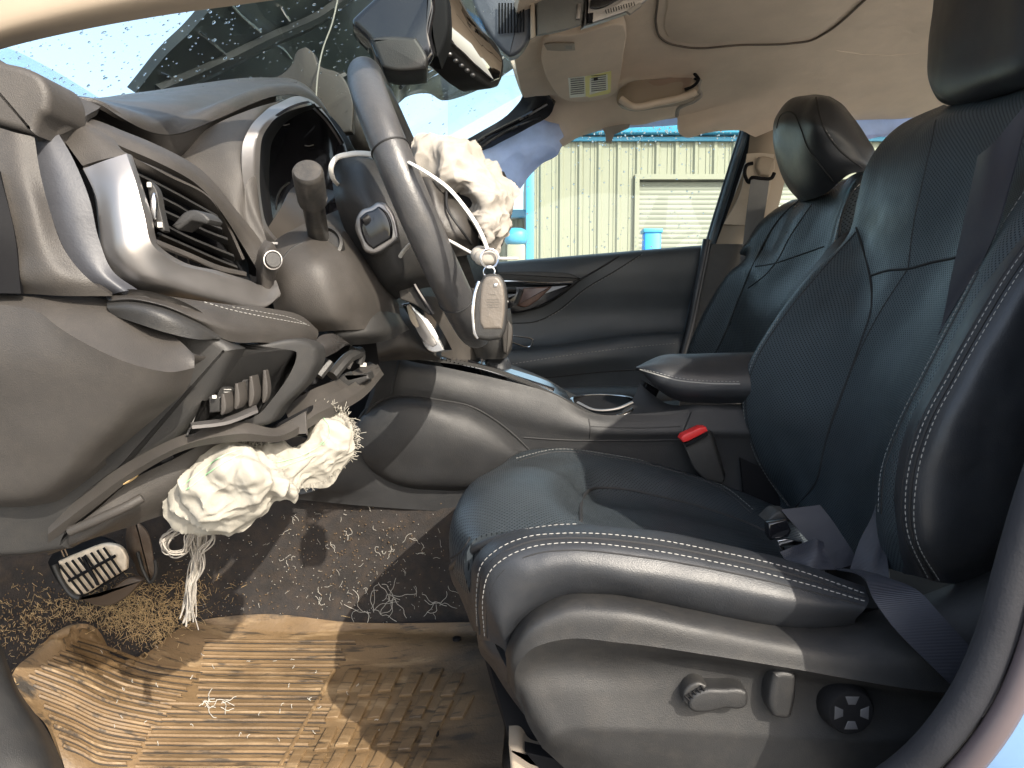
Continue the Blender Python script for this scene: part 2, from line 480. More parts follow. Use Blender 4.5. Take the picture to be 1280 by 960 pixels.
M['seat_plastic'] = mat('seat_side_plastic', (.019, .019, .0195), .48, bump=.3, bscale=2000, lump=.05, dust=.03, spec=.4)
M['console'] = mat('console_plastic', (.022, .0225, .024), .50, bump=.35, bscale=2000, lump=.06, dust=.02, spec=.4)
M['thread'] = mat('pale_stitch_thread', (.27, .265, .25), .7, var=.05)
M['seam'] = mat('dark_seam', (.010, .010, .011), .7)
M['wheel'] = mat('steering_wheel_leather', (.050, .050, .052), .36, bump=.25, bscale=1300, dust=.05)
M['headliner'] = mat('beige_headliner_cloth', (.68, .56, .44), .9, bump=.4, bscale=900, var=.06)
M['beige_plastic'] = mat('beige_plastic', (.33, .27, .205), .6, var=.05)
M['carpet'] = mat('dark_footwell_carpet', (.020, .017, .016), .97, bump=1.0, bscale=900, var=.45, vscale=24, dust=.22, dustcol=(.12, .075, .04))
M['belt'] = mat('seat_belt_webbing', (.030, .031, .040), .4, var=.05, weave=('Z', 260))
M['door'] = mat('passenger_door_skin', (.042, .049, .056), .48, bump=.3, bscale=1500, lump=.05)
M['red'] = mat('red_button', (.65, .03, .03), .35, var=.04)
M['white_tie'] = mat('white_nylon', (.60, .58, .54), .45, var=.03)
M['curtain'] = mat('curtain_airbag_cloth', (.72, .78, .95), .8, var=.12, trans=.6, bump=.2, bscale=900)
M['airbag'] = mat('airbag_cloth', (.37, .34, .30), .85, var=.06, trans=.2, bump=.3, bscale=1400)
M['airbag_knee'] = mat('knee_airbag_cloth', (.33, .31, .265), .85, var=.06, trans=.12, bump=.3, bscale=1400)
M['pillar_black'] = mat('pillar_black', (.015, .016, .02), .35)
M['paint'] = mat('blue_car_paint', (.16, .28, .46), .25, coat=.6, var=.03)
# ------------------------------------------------------------------ outside: ground, building, posts
def gmat(name, c1, c2, scale):
    return mat(name, c1, .9, bump=.6, bscale=60, var=.25, vscale=scale)
M['asphalt'] = gmat('asphalt', (.26, .25, .23), None, 1.5)
M['siding'] = mat('cream_metal_siding', (.235, .235, .195), .5, var=.05, vscale=.8)
M['siding_blue'] = mat('blue_metal_trim', (.05, .28, .50), .45, var=.05, vscale=2)
M['roller'] = mat('grey_roller_door', (.215, .22, .20), .5, var=.04, vscale=2)
M['bluepost'] = mat('bright_blue_paint', (.02, .26, .80), .4, var=.05, vscale=4)
s = 400.0
obj('ground', (np.array([[-s, -s, 0], [s, -s, 0], [s, s, 0], [-s, s, 0]]), [(0, 1, 2, 3)]), M['asphalt'], kind='structure', loc=(0, 0, 0))

YB = 12.0
bld = emp('warehouse_building', (3, YB, 0), 'cream ribbed metal warehouse with blue eave trim and grey roller door outside the window', 'building')
def ribbed(x0, x1, z0, z1, y, pitch=.305, rib=.05, dep=.035):
    xs = []; x = x0
    while x < x1 - 1e-6:
        xs += [(x, 0), (x + pitch - rib*2, 0), (x + pitch - rib*1.4, -dep), (x + pitch - rib*.6, -dep)]
        for q in (.33, .55): xs.insert(-3, (x + pitch * q, 0)); xs.insert(-3, (x + pitch * q + .012, -.010)); xs.insert(-3, (x + pitch * q + .03, 0))
        x += pitch
    xs.append((x1, 0))
    V = []; F = []
    for xx, dy in xs: V += [(xx, y + dy, z0), (xx, y + dy, z1)]
    for i in range(len(xs) - 1): F.append((2*i, 2*i+2, 2*i+3, 2*i+1))
    return np.array(V), F
EAVE = 4.0; dp0 = (657-640)/FPX*YB
dx0, dx1, dz = (795-640)/FPX*YB, (795-640)/FPX*YB + 3.6, .95 + (399-229)/FPX*YB
pw = .915; x = dp0
while x < 14:
    a, b = x, x + pw - .004
    if b <= dx0 or a >= dx1: obj('siding_panel', ribbed(a, b, 0, EAVE - .02, YB), M['siding'], bld, smooth=False)
    else:
        obj('siding_panel', ribbed(a, b, dz + .08, EAVE - .02, YB), M['siding'], bld, smooth=False)
        if a < dx0: obj('siding_panel', ribbed(a, dx0 - .06, 0, dz + .08, YB), M['siding'], bld, smooth=False)
        if b > dx1: obj('siding_panel', ribbed(dx1 + .06, b, 0, dz + .08, YB), M['siding'], bld, smooth=False)
    x += pw
obj('backing_wall', box((dp0 + 7, YB + 3.1, 1.99), (13.9, 6, 3.98)), M['roller'], bld, smooth=False)
obj('eave_trim', join([box((dp0 + 7, YB - .10, EAVE - .03), (14.1, .24, .26), bev=.02), box((dp0 + 7, YB - .05, EAVE - .22), (14.1, .06, .06))]), M['siding_blue'], bld)
obj('roof', (np.array([[dp0, YB-.05, EAVE+.1], [14.2, YB-.05, EAVE+.1], [14.2, YB+6, EAVE+.5], [dp0, YB+6, EAVE+.5]]), [(0, 1, 2, 3)]), M['siding'], bld, smooth=False)
dp = (662-640)/FPX*(YB-.12)
obj('corner_trim', box((dp, YB - .10, EAVE/2 - .1), (.13, .13, EAVE - .3), bev=.015), M['siding_blue'], bld)
V = []; F = []; nsl = 40
for i in range(nsl + 1):
    for q in range(4):
        z = (i + q / 4) * dz / (nsl + 1); V += [(dx0, YB + .06 - .008 * math.sin(q / 4 * math.pi), z), (dx1, YB + .06 - .008 * math.sin(q / 4 * math.pi), z)]
for i in range(len(V) // 2 - 1): F.append((2*i, 2*i+1, 2*i+3, 2*i+2))
obj('roller_door', (np.array(V), F), M['roller'], bld, smooth=False)
obj('door_frame', join([box((dx0 - .03, YB - .03, dz/2), (.07, .09, dz)), box((dx1 + .03, YB - .03, dz/2), (.07, .09, dz)), box(((dx0+dx1)/2, YB - .03, dz + .04), (dx1 - dx0 + .13, .09, .08))]), M['siding'], bld, smooth=False)

wing = emp('low_side_building', (-3, YB + 2, 0), 'low cream building running on left of the blue corner trim', 'building')
for i in range(7): obj('siding_panel', ribbed(dp0 - (i+1)*pw, dp0 - i*pw - .004, 0, 2.75, YB + 1.5), M['siding'], wing, smooth=False)
obj('wing_roof', box((dp0 - 3.2, YB + 3.5, 2.83), (6.5, 4.2, .14)), M['siding_blue'], wing)

bp = emp('blue_post', ((812-640)/FPX*9, 9, 0), 'bright blue square post standing in front of the grey roller door', 'post')
obj('post_body', box(((812-640)/FPX*9, 9, .99), (.20, .20, 1.98), bev=.02), M['bluepost'], bp)
obj('post_cap', box(((812-640)/FPX*9, 9, 2.0), (.23, .23, .05), bev=.01), M['siding_blue'], bp)
cb = emp('utility_box', ((645-640)/FPX*9, 9, 0), 'pale utility cabinet with a rounded blue lid left of the blue corner trim', 'cabinet')
cx = (645-640)/FPX*9
obj('cabinet_body', box((cx, 9, .92), (.22, .25, 1.84), bev=.02), M['siding'], cb)
obj('lid', ellipsoid((cx, 9, 1.93), (.14, .16, .11), p=.7), M['siding_blue'], cb)

# ------------------------------------------------------------------ raised dark hood + fender of the car, beyond the windscreen
M['hood'] = mat('hood_underside', (.009, .012, .012), .35, var=.7, vscale=3, dust=.06, dustcol=(.11, .12, .07))
M['hood_rib'] = mat('hood_inner_frame', (.008, .009, .009), .4, var=.4, vscale=8)
M['rust'] = mat('dirty_bracket', (.018, .014, .010), .6, var=.5, vscale=20)
hood = emp('raised_hood', W(-.4, 1.7, .5), 'crumpled dark hood of the car folded up outside the windscreen', 'car hood')
hrow = [[(172,118,1.30),(205,75,1.31),(240,38,1.32),(278,-5,1.33),(330,-60,1.36)],
        [(250,140,1.45),(290,85,1.46),(330,35,1.46),(370,-10,1.48),(410,-60,1.5)],
        [(380,165,1.75),(410,95,1.72),(430,40,1.70),(450,-10,1.7),(470,-60,1.7)],
        [(470,190,1.95),(492,125,1.93),(510,60,1.9),(520,0,1.9),(530,-60,1.9)],
        [(505,122,2.05),(507,116,2.05),(530,60,2.0),(560,0,2.0),(570,-60,2.0)],
        [(536,117,2.1),(540,112,2.1),(560,60,2.1),(585,0,2.1),(590,-60,2.1)],
        [(553,126,2.15),(560,122,2.15),(580,60,2.15),(600,0,2.15),(610,-60,2.15)],
        [(610,110,2.2),(614,107,2.2),(625,60,2.2),(640,0,2.2),(645,-60,2.2)],
        [(636,92,2.25),(640,90,2.25),(652,60,2.25),(665,0,2.25),(670,-60,2.25)]]
G = surf(hrow, 40, 60)
hp = obj('hood_panel', shell(G, .02, disp=gnoise(G, 3.0, .012)), M['hood'], hood)
T = bvh(hp)
ribs = [([(195,118),(255,92),(330,55),(400,22),(440,-10)], .03), ([(300,120),(370,120),(430,95)], .02),
        ([(500,110),(530,85),(570,95),(610,85),(640,60)], .012), ([(445,170),(455,110),(478,60),(500,10)], .016)]
for r, w in ribs:
    p, _ = trace(T, r, 30, -.004)
    if len(p) > 2: obj('stiffening_rib', tube(p, w, 8, flat=.5), M['hood_rib'], hood)
obj('bracket', slab(outline([(330,100),(352,92),(364,80),(372,62),(382,58),(392,66),(398,80),(425,92),(440,120),(440,165),(400,170),(380,120),(350,112)], 1.30), (0, .02, 0), .003), M['rust'], hood)
for r in ([(280,-5),(300,18),(324,38)], [(246,38),(262,50),(280,66)], [(340,52),(352,60),(362,72)], [(198,90),(212,96),(222,108)], [(350,8),(356,18),(360,24)], [(520,98),(545,84),(560,78)], [(528,102),(550,90),(566,84)]):
    p, _ = trace(T, r, 12, .004)
    if len(p) > 2: obj('highlight_streak', tube(p, .0028, 6), M['chrome'], hood)  # highlight streaks on the hood put in as thin chrome tubes
obj('cable', tube(cr(Ps([(423,-5),(415,30),(404,60),(397,95),(395,125)], 1.25), 20), .0013, 6), mat('grey_cable', (.22,.21,.18), .6), hood)

fen = emp('front_fender', W(-.9, .9, .1), 'light blue painted fender top beyond the corner of the dashboard', 'car fender')
G = surf([[(-120,30,1.1),(-40,60,1.1),(40,85,1.1),(125,128,1.1),(240,190,1.1)], [(-120,20,1.3),(-40,48,1.3),(10,62,1.3),(60,84,1.3),(130,125,1.3)]], 16, 8)
G2 = surf([[(-120,90,1.0),(-40,110,1.0),(40,140,1.0),(125,170,1.0),(240,230,1.0)], [(-120,20,1.22),(-40,48,1.22),(10,60,1.22),(60,84,1.22),(130,126,1.22)]], 16, 8)
obj('fender_panel', shell(G2, .01), M['paint'], fen)

# ------------------------------------------------------------------ car shell
M['glass'] = bpy.data.materials.new('windscreen_glass'); M['glass'].use_nodes = True
def glassmat(m, tint, fac):
    nt = m.node_tree; nt.nodes.clear(); L = nt.links
    o = nd(nt, 'ShaderNodeOutputMaterial'); t = nd(nt, 'ShaderNodeBsdfTransparent'); t.inputs[0].default_value = (*tint, 1)
    g = nd(nt, 'ShaderNodeBsdfGlossy'); g.inputs['Roughness'].default_value = .02
    fr = nd(nt, 'ShaderNodeFresnel'); fr.inputs['IOR'].default_value = 1.45
    mu = nd(nt, 'ShaderNodeMath', operation='MULTIPLY'); mu.inputs[1].default_value = fac; L.new(fr.outputs[0], mu.inputs[0])
    mx = nd(nt, 'ShaderNodeMixShader'); L.new(mu.outputs[0], mx.inputs[0]); L.new(t.outputs[0], mx.inputs[1]); L.new(g.outputs[0], mx.inputs[2]); L.new(mx.outputs[0], o.inputs[0])
glassmat(M['glass'], (.90, .95, .95), .10)
M['glass2'] = bpy.data.materials.new('side_window_glass'); M['glass2'].use_nodes = True; glassmat(M['glass2'], (.90, .95, .90), .6)
M['drop'] = bpy.data.materials.new('water_drop'); M['drop'].use_nodes = True
_b = M['drop'].node_tree.nodes['Principled BSDF']; _b.inputs['Transmission Weight'].default_value = 1.0; _b.inputs['IOR'].default_value = 1.33; _b.inputs['Roughness'].default_value = .02
A_, B_, C_ = .446, .540, .0647
def wsz(x, y): return A_ + B_ * x + C_ * y
def ws(px, py):
    v = P(px, py, 1.0) - CAM
    y = A_ / (v[2] - B_ * v[0] - C_)
    return CAM + v * y
wsr = emp('windscreen', W(-.3, 1.3, .35), 'rain spotted windscreen glass seen from inside above the dashboard', 'windscreen')
wc = [W(-.98, .60, wsz(-.98, .60)), W(-.98, 2.05, wsz(-.98, 2.05)), W(.05, 2.0, wsz(.05, 2.0)), W(.05, 1.4, wsz(.05, 1.4)), W(.08, .80, wsz(.08, .80))]
n = .0022
V = np.array(wc + [c + np.array([-.4, 0, .9]) * .004 for c in wc])
obj('glass_pane', (V, [(0,1,2,3,4), (9,8,7,6,5)] + [(i, 5+i, 5+(i+1) % 5, (i+1) % 5) for i in range(5)]), M['glass'], wsr, smooth=False)
drops = []
nrm = np.array([-B_, -C_, 1.0]); nrm /= np.linalg.norm(nrm)
Rg = np.stack([np.cross([0, 1, 0], nrm), [0, 1, 0], nrm], 1)
for i in range(1100):
    px, py = rng.uniform(0, 660), rng.uniform(0, 205)
    if px > 430: px = rng.uniform(420, 660)
    v = P(px, py, 1.0) - CAM
    den = v[2] - B_ * v[0] - C_
    if den < .12: continue
    c = CAM + v * (A_ / den)
    if c[1] > 2.0 or c[1] < .6 or c[0] > .03: continue
    r = rng.choice([.0005, .0008, .0011, .0016], p=[.3, .35, .25, .1]) * (1.0 if px < 300 else .9) * (.6 + c[1] * .55)
    v_, f_ = ellipsoid((0, 0, 0), (r * rng.uniform(1.0, 1.8), r * rng.uniform(.8, 1.1), r * .6), nu=8, nv=5)
    a = rng.uniform(-.5, .5); ca, sa = math.cos(a), math.sin(a)
    v_ = v_ @ np.array([[ca, sa, 0], [-sa, ca, 0], [0, 0, 1]])
    drops.append((v_ @ Rg.T + c + nrm * .0045, f_))
obj('raindrops', join(drops), M['drop'], wsr, kind='stuff')

hl = emp('headliner', W(.6, 1.5, .6), 'sagging beige cloth roof lining with a torn lower edge above the passenger window', 'headliner')
edge = [(640,60,1.98),(650,100,2.0),(668,142,2.03),(684,168,2.04),(697,180,2.05),(712,170,2.05),(745,157,2.05),(800,150,2.05),(838,143,2.05),(847,145,2.05),(849,166,2.05),(880,161,2.05),(925,160,2.06),(941,166,2.06),(957,153,2.06),(1000,151,2.06),(1060,145,2.07),(1150,140,2.07),(1190,132,2.07),(1330,118,2.07)]
hr = [[W(.06,.74,.50), W(.22,.74,.575), W(.7,.74,.59), W(1.3,.74,.58), W(1.7,.74,.56)],
      [W(.03,1.0,.52), W(.20,1.0,.60), W(.7,1.0,.615), W(1.3,1.0,.60), W(1.7,1.0,.58)],
      [W(.0,1.4,.537), W(.16,1.4,.60), W(.7,1.4,.62), W(1.3,1.4,.61), W(1.7,1.4,.59)],
      [W(.012,1.75,.562), W(.16,1.75,.592), W(.7,1.75,.61), W(1.3,1.75,.60), W(1.7,1.75,.58)],
      [W(.028,1.92,.575), W(.2,1.92,.58), W(.7,1.92,.585), W(1.3,1.92,.575), W(1.7,1.92,.56)]]
R = np.array([cr(r, 150) for r in hr] + [cr(Ps(edge), 150)])
Gh = np.stack([cr(R[:, j], 40) for j in range(150)], 1)
d_ = gnoise(Gh, 5.0, .004)
hlo = obj('roof_lining', shell(Gh, .012, face_cam=False, disp=-np.abs(d_)), M['headliner'], hl)
TH = bvh(hlo)
# sun shade panel of the roof opening: an outlined recessed rounded panel
sp = [(823,-40),(822,0),(820,30),(824,44),(834,52),(852,57),(930,55),(990,53),(1015,49),(1032,40),(1085,-5),(1125,-40)]
p, _ = trace(TH, sp, 90, .002)
obj('sunroof_gasket', tube(p, .0024, 8), mat('brown_gasket', (.10, .075, .055), .7), hl)
p2, _ = trace(TH, [(640,800)], 2)
g_ = outline([(832,-40),(835,0),(831,34),(836,46),(852,51),(930,49),(998,46),(1024,38),(1075,-5),(1110,-40)], 1.5)
pp = []
for q in cr(np.array([(832,-40),(835,0),(831,34),(836,46),(852,51),(930,49),(998,46),(1024,38),(1075,-5),(1110,-40)], float), 60, closed=True):
    h = hit(TH, q[0], q[1], .003)
    if h: pp.append(h[0])
if len(pp) > 20: obj('sunshade', slab(pp, (0, 0, .006), .002), M['headliner'], hl)
obj('crease', seam(TH, [(1045,63),(1080,68),(1110,69),(1150,66)], .0016), M['headliner'], hl)

roof = emp('car_roof', W(.6, 1.4, .66), 'outer roof skin of the blue car above the lining', 'car roof')
rg = surf([[W(.10,.66,.60), W(.7,.64,.63), W(1.8,.64,.60)], [W(.10,1.4,.665), W(.7,1.4,.69), W(1.8,1.4,.66)], [W(.02,2.13,.60), W(.7,2.15,.63), W(1.8,2.15,.60)]], 20, 16, world=True)
obj('roof_panel', shell(rg, .01, face_cam=False), M['paint'], roof)

# near A pillar trim (top left)
ap = emp('driver_pillar_trim', W(-.4, .65, .3), 'beige windscreen pillar trim crossing the top left corner', 'pillar trim')
G = surf([[(-60,82,.66),(0,62,.665),(100,38,.68),(200,20,.70),(300,6,.73),(385,-6,.76),(480,-22,.80),(700,-60,.86)],
          [(-60,60,.63),(0,40,.635),(100,14,.65),(200,-6,.67),(300,-20,.70),(385,-30,.73),(480,-46,.77),(700,-90,.84)],
          [(-60,10,.62),(0,-10,.625),(100,-40,.64),(200,-60,.66),(300,-80,.69),(385,-100,.72),(480,-120,.76),(700,-150,.84)]], 40, 12)
obj('trim_panel', shell(G, .012), M['beige_plastic'], ap)

# near B pillar, sill and door seal (bottom right)
bpil = emp('driver_door_frame', W(.5, .5, -.3), 'blue painted door opening edge with black rubber seal at the bottom right', 'door frame')
sl = [(1060,1010,.60),(1130,965,.58),(1180,915,.56),(1220,855,.55),(1247,790,.545),(1268,715,.54),(1290,640,.535),(1330,520,.53),(1400,300,.54),(1430,100,.58),(1440,-60,.63)]
c1 = cr(Ps(sl), 60)
obj('rubber_seal', tube(c1, .014, 12), mat('rubber_seal', (.012, .013, .018), .75, bump=.3), bpil)
sh1 = [(p[0] + 42, p[1] + 26, p[2] - .015) for p in sl]
obj('inner_edge_trim', tube(cr(Ps(sh1), 60), .010, 10), mat('brown_edge', (.10, .08, .085), .35, var=.05), bpil)
r0 = [(p[0] + 50, p[1] + 34, p[2] - .02) for p in sl]; r1 = [(p[0] + 105, p[1] + 75, p[2] - .03) for p in sl]; r2 = [(p[0] + 330, p[1] + 160, p[2] - .02) for p in sl]
obj('painted_frame', shell(surf([r0, r1, r2], 60, 14), .008), M['paint'], bpil)
r3 = [(p[0] + 4, p[1] + 4, p[2] + .01) for p in sl]; r4 = [(p[0] + 20, p[1] + 10, p[2] + .18) for p in sl]
obj('pillar_inner_trim', shell(surf([r3, r4], 60, 8), .006), M['seat_plastic'], bpil)
# ------------------------------------------------------------------ driver seat
seat = emp('car_chair', W(.3, 1.0, -.55), 'black leather power seat nearest the camera with white double stitching', 'car seat')
cush = [[(600,800,.83),(588,745,.80),(580,705,.79),(592,675,.79),(640,664,.79),(720,668,.79),(820,680,.79),(920,700,.80),(1060,745,.82)],
        [(610,800,.90),(578,740,.87),(563,700,.86),(568,655,.86),(600,622,.87),(680,618,.88),(728,645,.88),(820,672,.88),(920,695,.88),(1060,735,.90)],
        [(620,780,1.0),(592,700,.98),(572,655,.98),(582,612,.98),(620,590,.98),(695,594,.98),(731,626,.99),(830,648,1.0),(930,670,1.0),(1060,715,1.0)],
        [(640,760,1.1),(600,660,1.10),(590,620,1.10),(608,592,1.10),(650,583,1.10),(704,588,1.10),(737,614,1.11),(830,628,1.12),(930,652,1.12),(1050,690,1.12)],
        [(650,740,1.16),(617,640,1.17),(612,600,1.17),(628,580,1.17),(680,573,1.17),(750,582,1.17),(850,602,1.17),(930,628,1.17),(1030,670,1.17)],
        [(660,720,1.22),(640,625,1.23),(632,588,1.23),(646,569,1.23),(690,560,1.23),(765,568,1.23),(850,588,1.23),(920,612,1.23),(1010,650,1.23)],
        [(680,720,1.25),(668,640,1.275),(664,600,1.275),(674,576,1.27),(700,570,1.27),(765,577,1.27),(850,598,1.27),(920,622,1.27),(1010,655,1.27)]]
G = surf(cush, 70, 60)
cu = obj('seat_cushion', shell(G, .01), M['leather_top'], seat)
TC = bvh(cu)
# near side bolster of the cushion
bol = [[(612,800,.82),(602,740,.80),(600,706,.80),(620,688,.80),(655,677,.80),(700,672,.80),(800,680,.80),(900,700,.80),(1000,726,.80),(1078,752,.80)],
       [(600,800,.77),(590,740,.75),(590,704,.75),(612,678,.75),(650,663,.75),(700,656,.75),(800,661,.75),(900,680,.75),(1000,704,.75),(1080,733,.75)],
       [(604,800,.735),(596,740,.72),(600,708,.715),(622,686,.71),(655,672,.71),(700,668,.71),(800,674,.71),(900,692,.71),(1000,716,.71),(1084,744,.715)],
       [(612,802,.72),(606,745,.70),(614,715,.695),(634,698,.69),(662,688,.69),(700,684,.69),(800,692,.69),(900,710,.69),(1000,733,.69),(1086,752,.70)],
       [(622,806,.715),(620,760,.69),(632,735,.685),(655,720,.68),(680,710,.68),(720,708,.68),(800,716,.68),(900,734,.68),(1000,752,.68),(1080,762,.69)],
       [(630,812,.715),(632,785,.695),(645,765,.69),(670,750,.69),(700,738,.69),(740,734,.69),(820,745,.69),(900,762,.69),(1000,778,.69),(1070,772,.70)],
       [(640,830,.725),(645,800,.72),(655,785,.72),(680,770,.72),(710,758,.72),(750,754,.72),(820,765,.72),(900,782,.72),(1000,796,.72),(1070,790,.72)]]
G = surf(bol, 80, 40)
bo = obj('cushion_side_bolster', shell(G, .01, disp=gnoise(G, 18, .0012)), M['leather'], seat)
TB = bvh(bo)
# plastic side trim
tr = [[(636,845,.74),(634,800,.735),(652,762,.735),(700,735,.735),(760,734,.735),(860,752,.735),(960,768,.735),(1050,772,.735),(1110,758,.735),(1190,730,.735),(1300,682,.74),(1420,640,.76)],
      [(634,850,.715),(636,806,.70),(656,772,.70),(700,744,.70),(760,742,.70),(860,760,.70),(960,778,.70),(1050,786,.70),(1110,780,.70),(1190,752,.705),(1300,702,.71),(1420,660,.73)],
      [(638,860,.70),(642,818,.675),(660,790,.67),(700,768,.67),(770,765,.67),(870,785,.67),(970,806,.67),(1060,822,.67),(1120,826,.67),(1190,815,.67),(1300,770,.68),(1420,740,.70)],
      [(644,870,.695),(648,830,.672),(664,812,.667),(700,800,.666),(780,804,.664),(880,818,.664),(980,834,.664),(1070,850,.664),(1130,860,.664),(1190,866,.664),(1300,850,.67),(1420,840,.69)],
      [(650,880,.695),(656,848,.682),(675,838,.686),(710,835,.690),(780,835,.692),(850,826,.692),(960,846,.692),(1060,864,.692),(1130,873,.692),(1190,878,.692),(1300,880,.695),(1420,880,.70)],
      [(660,905,.695),(668,880,.682),(690,870,.684),(730,868,.686),(800,868,.690),(870,868,.692),(960,880,.692),(1060,895,.692),(1130,898,.692),(1190,895,.692),(1300,910,.695),(1420,920,.70)],
      [(678,935,.695),(690,920,.68),(712,912,.68),(750,912,.68),(820,914,.684),(900,918,.686),(960,922,.686),(1060,926,.686),(1130,925,.686),(1190,925,.69),(1300,940,.69),(1420,950,.69)],
      [(700,955,.70),(712,942,.69),(735,940,.685),(770,944,.685),(830,950,.69),(900,955,.69),(960,960,.69),(1060,965,.69),(1130,970,.69),(1190,975,.69),(1300,990,.69),(1420,1000,.69)],
      [(730,985,.71),(745,980,.70),(770,985,.70),(800,990,.70),(850,1000,.70),(900,1005,.70),(960,1010,.70),(1060,1015,.70),(1130,1020,.70),(1190,1025,.70),(1300,1040,.70),(1420,1050,.70)]]
G = surf(crease(tr, (), (3, 6)), 120, 70)
st = obj('side_trim', shell(G, .006), M['seat_plastic'], seat)
TT = bvh(st)

# backrest
bk = [[(975,650,1.24),(968,610,1.29),(948,560,1.31),(938,500,1.31),(955,430,1.31),(1010,350,1.31),(1065,295,1.31),(1076,262,1.32),(1085,215,1.32),(1120,168,1.32),(1175,140,1.30)],
      [(992,648,1.22),(972,618,1.26),(945,575,1.27),(929,520,1.27),(930,472,1.27),(962,410,1.27),(1010,346,1.27),(1062,290,1.27),(1071,252,1.27),(1084,205,1.27),(1120,160,1.27),(1178,132,1.26)],
      [(1000,650,1.18),(990,620,1.20),(970,575,1.21),(955,520,1.215),(965,470,1.215),(996,410,1.215),(1040,350,1.215),(1080,300,1.21),(1090,250,1.20),(1105,200,1.20),(1135,158,1.20),(1185,132,1.19)],
      [(1010,655,1.12),(1012,610,1.14),(1004,570,1.15),(1000,520,1.15),(1018,470,1.15),(1046,410,1.15),(1078,360,1.15),(1098,315,1.14),(1112,250,1.13),(1128,195,1.13),(1155,155,1.12),(1195,130,1.12)],
      [(1025,665,1.08),(1030,610,1.09),(1030,570,1.10),(1038,520,1.10),(1056,470,1.10),(1080,415,1.09),(1104,365,1.08),(1128,320,1.07),(1142,250,1.06),(1156,190,1.06),(1178,148,1.06),(1212,125,1.06)],
      [(1060,690,1.0),(1068,620,1.0),(1076,570,1.0),(1090,520,1.0),(1110,465,1.0),(1134,410,1.0),(1160,355,.99),(1184,305,.98),(1200,240,.98),(1214,180,.98),(1235,135,.98),(1275,110,.98)],
      [(1085,700,.92),(1090,640,.91),(1098,590,.90),(1115,535,.90),(1140,475,.90),(1168,415,.90),(1198,355,.89),(1222,300,.89),(1248,235,.90),(1268,170,.90),(1300,110,.90),(1350,70,.90)],
      [(1098,705,.85),(1095,650,.83),(1100,598,.82),(1120,540,.81),(1150,475,.81),(1184,410,.81),(1218,345,.81),(1250,285,.81),(1288,220,.81),(1330,150,.82),(1380,80,.82),(1440,40,.82)],
      [(1115,712,.80),(1108,660,.77),(1110,598,.76),(1130,535,.755),(1162,470,.75),(1198,402,.75),(1235,335,.75),(1275,275,.75),(1325,205,.75),(1380,130,.75),(1440,60,.76),(1500,20,.77)],
      [(1135,718,.77),(1127,675,.745),(1126,600,.735),(1145,535,.73),(1178,470,.725),(1215,402,.725),(1255,335,.725),(1300,275,.725),(1355,205,.725),(1420,130,.73),(1500,60,.74),(1560,20,.75)]]
G = surf(bk, 90, 80)
bkx = [[bk[-1][i] for i in range(12)] if len(bk[-1]) == 12 else bk[-1]]
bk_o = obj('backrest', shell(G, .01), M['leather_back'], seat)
TK = bvh(bk_o)
sd = [[(1128,718,.775),(1118,660,.76),(1118,600,.75),(1135,535,.745),(1168,470,.74),(1205,400,.74),(1245,335,.74),(1290,275,.74),(1345,205,.74),(1420,120,.75)],
      [(1150,722,.745),(1132,670,.725),(1131,600,.718),(1150,535,.712),(1185,468,.708),(1222,402,.708),(1262,336,.708),(1308,275,.708),(1365,205,.71),(1440,120,.72)],
      [(1172,728,.735),(1158,680,.705),(1158,600,.695),(1176,535,.69),(1210,468,.688),(1248,402,.688),(1290,336,.688),(1338,275,.69),(1395,205,.69),(1470,120,.70)],
      [(1215,728,.735),(1215,680,.70),(1222,600,.69),(1242,535,.685),(1275,468,.683),(1312,402,.683),(1352,336,.683),(1402,275,.683),(1460,205,.685),(1530,120,.69)],
      [(1270,705,.74),(1285,650,.71),(1305,590,.70),(1335,520,.695),(1370,450,.69),(1410,390,.69),(1450,330,.69),(1500,270,.69),(1560,205,.69),(1620,120,.69)],
      [(1310,690,.78),(1350,630,.76),(1380,570,.75),(1410,500,.75),(1440,440,.75),(1480,380,.75),(1520,320,.75),(1570,260,.75),(1630,200,.75),(1680,120,.75)]]
G = surf(sd, 70, 50)
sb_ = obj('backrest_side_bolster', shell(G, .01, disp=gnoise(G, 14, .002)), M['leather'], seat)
TS = bvh(sb_)
# headrest
hx, hy, hz = .70, 1.02, .395
def headrest(px_rows, name, parent, m):
    G = surf(px_rows, 50, 40); return obj(name, shell(G, .01), m, parent)
hd = [[(1215,135,1.14),(1175,127,1.16),(1162,105,1.16),(1160,60,1.16),(1166,10,1.16),(1172,-60,1.16)],
      [(1240,128,1.10),(1190,130,1.13),(1167,112,1.14),(1163,60,1.14),(1169,10,1.14),(1174,-60,1.14)],
      [(1262,118,1.05),(1215,132,1.06),(1185,125,1.08),(1178,60,1.08),(1184,10,1.08),(1190,-60,1.08)],
      [(1290,95,1.0),(1255,118,.98),(1235,105,.97),(1235,50,.97),(1240,0,.97),(1245,-60,.97)],
      [(1340,85,.92),(1310,95,.88),(1300,80,.87),(1300,30,.87),(1305,-10,.87),(1310,-60,.87)],
      [(1400,60,.92),(1400,60,.86),(1400,40,.86),(1400,0,.86),(1400,-20,.86),(1400,-60,.86)]]
hdo = headrest(hd, 'headrest', seat, M['leather'])
obj('recliner_cover', ellipsoid(P(1330, 760, .80), (.12, .05, .10)), M['seat_plastic'], seat)

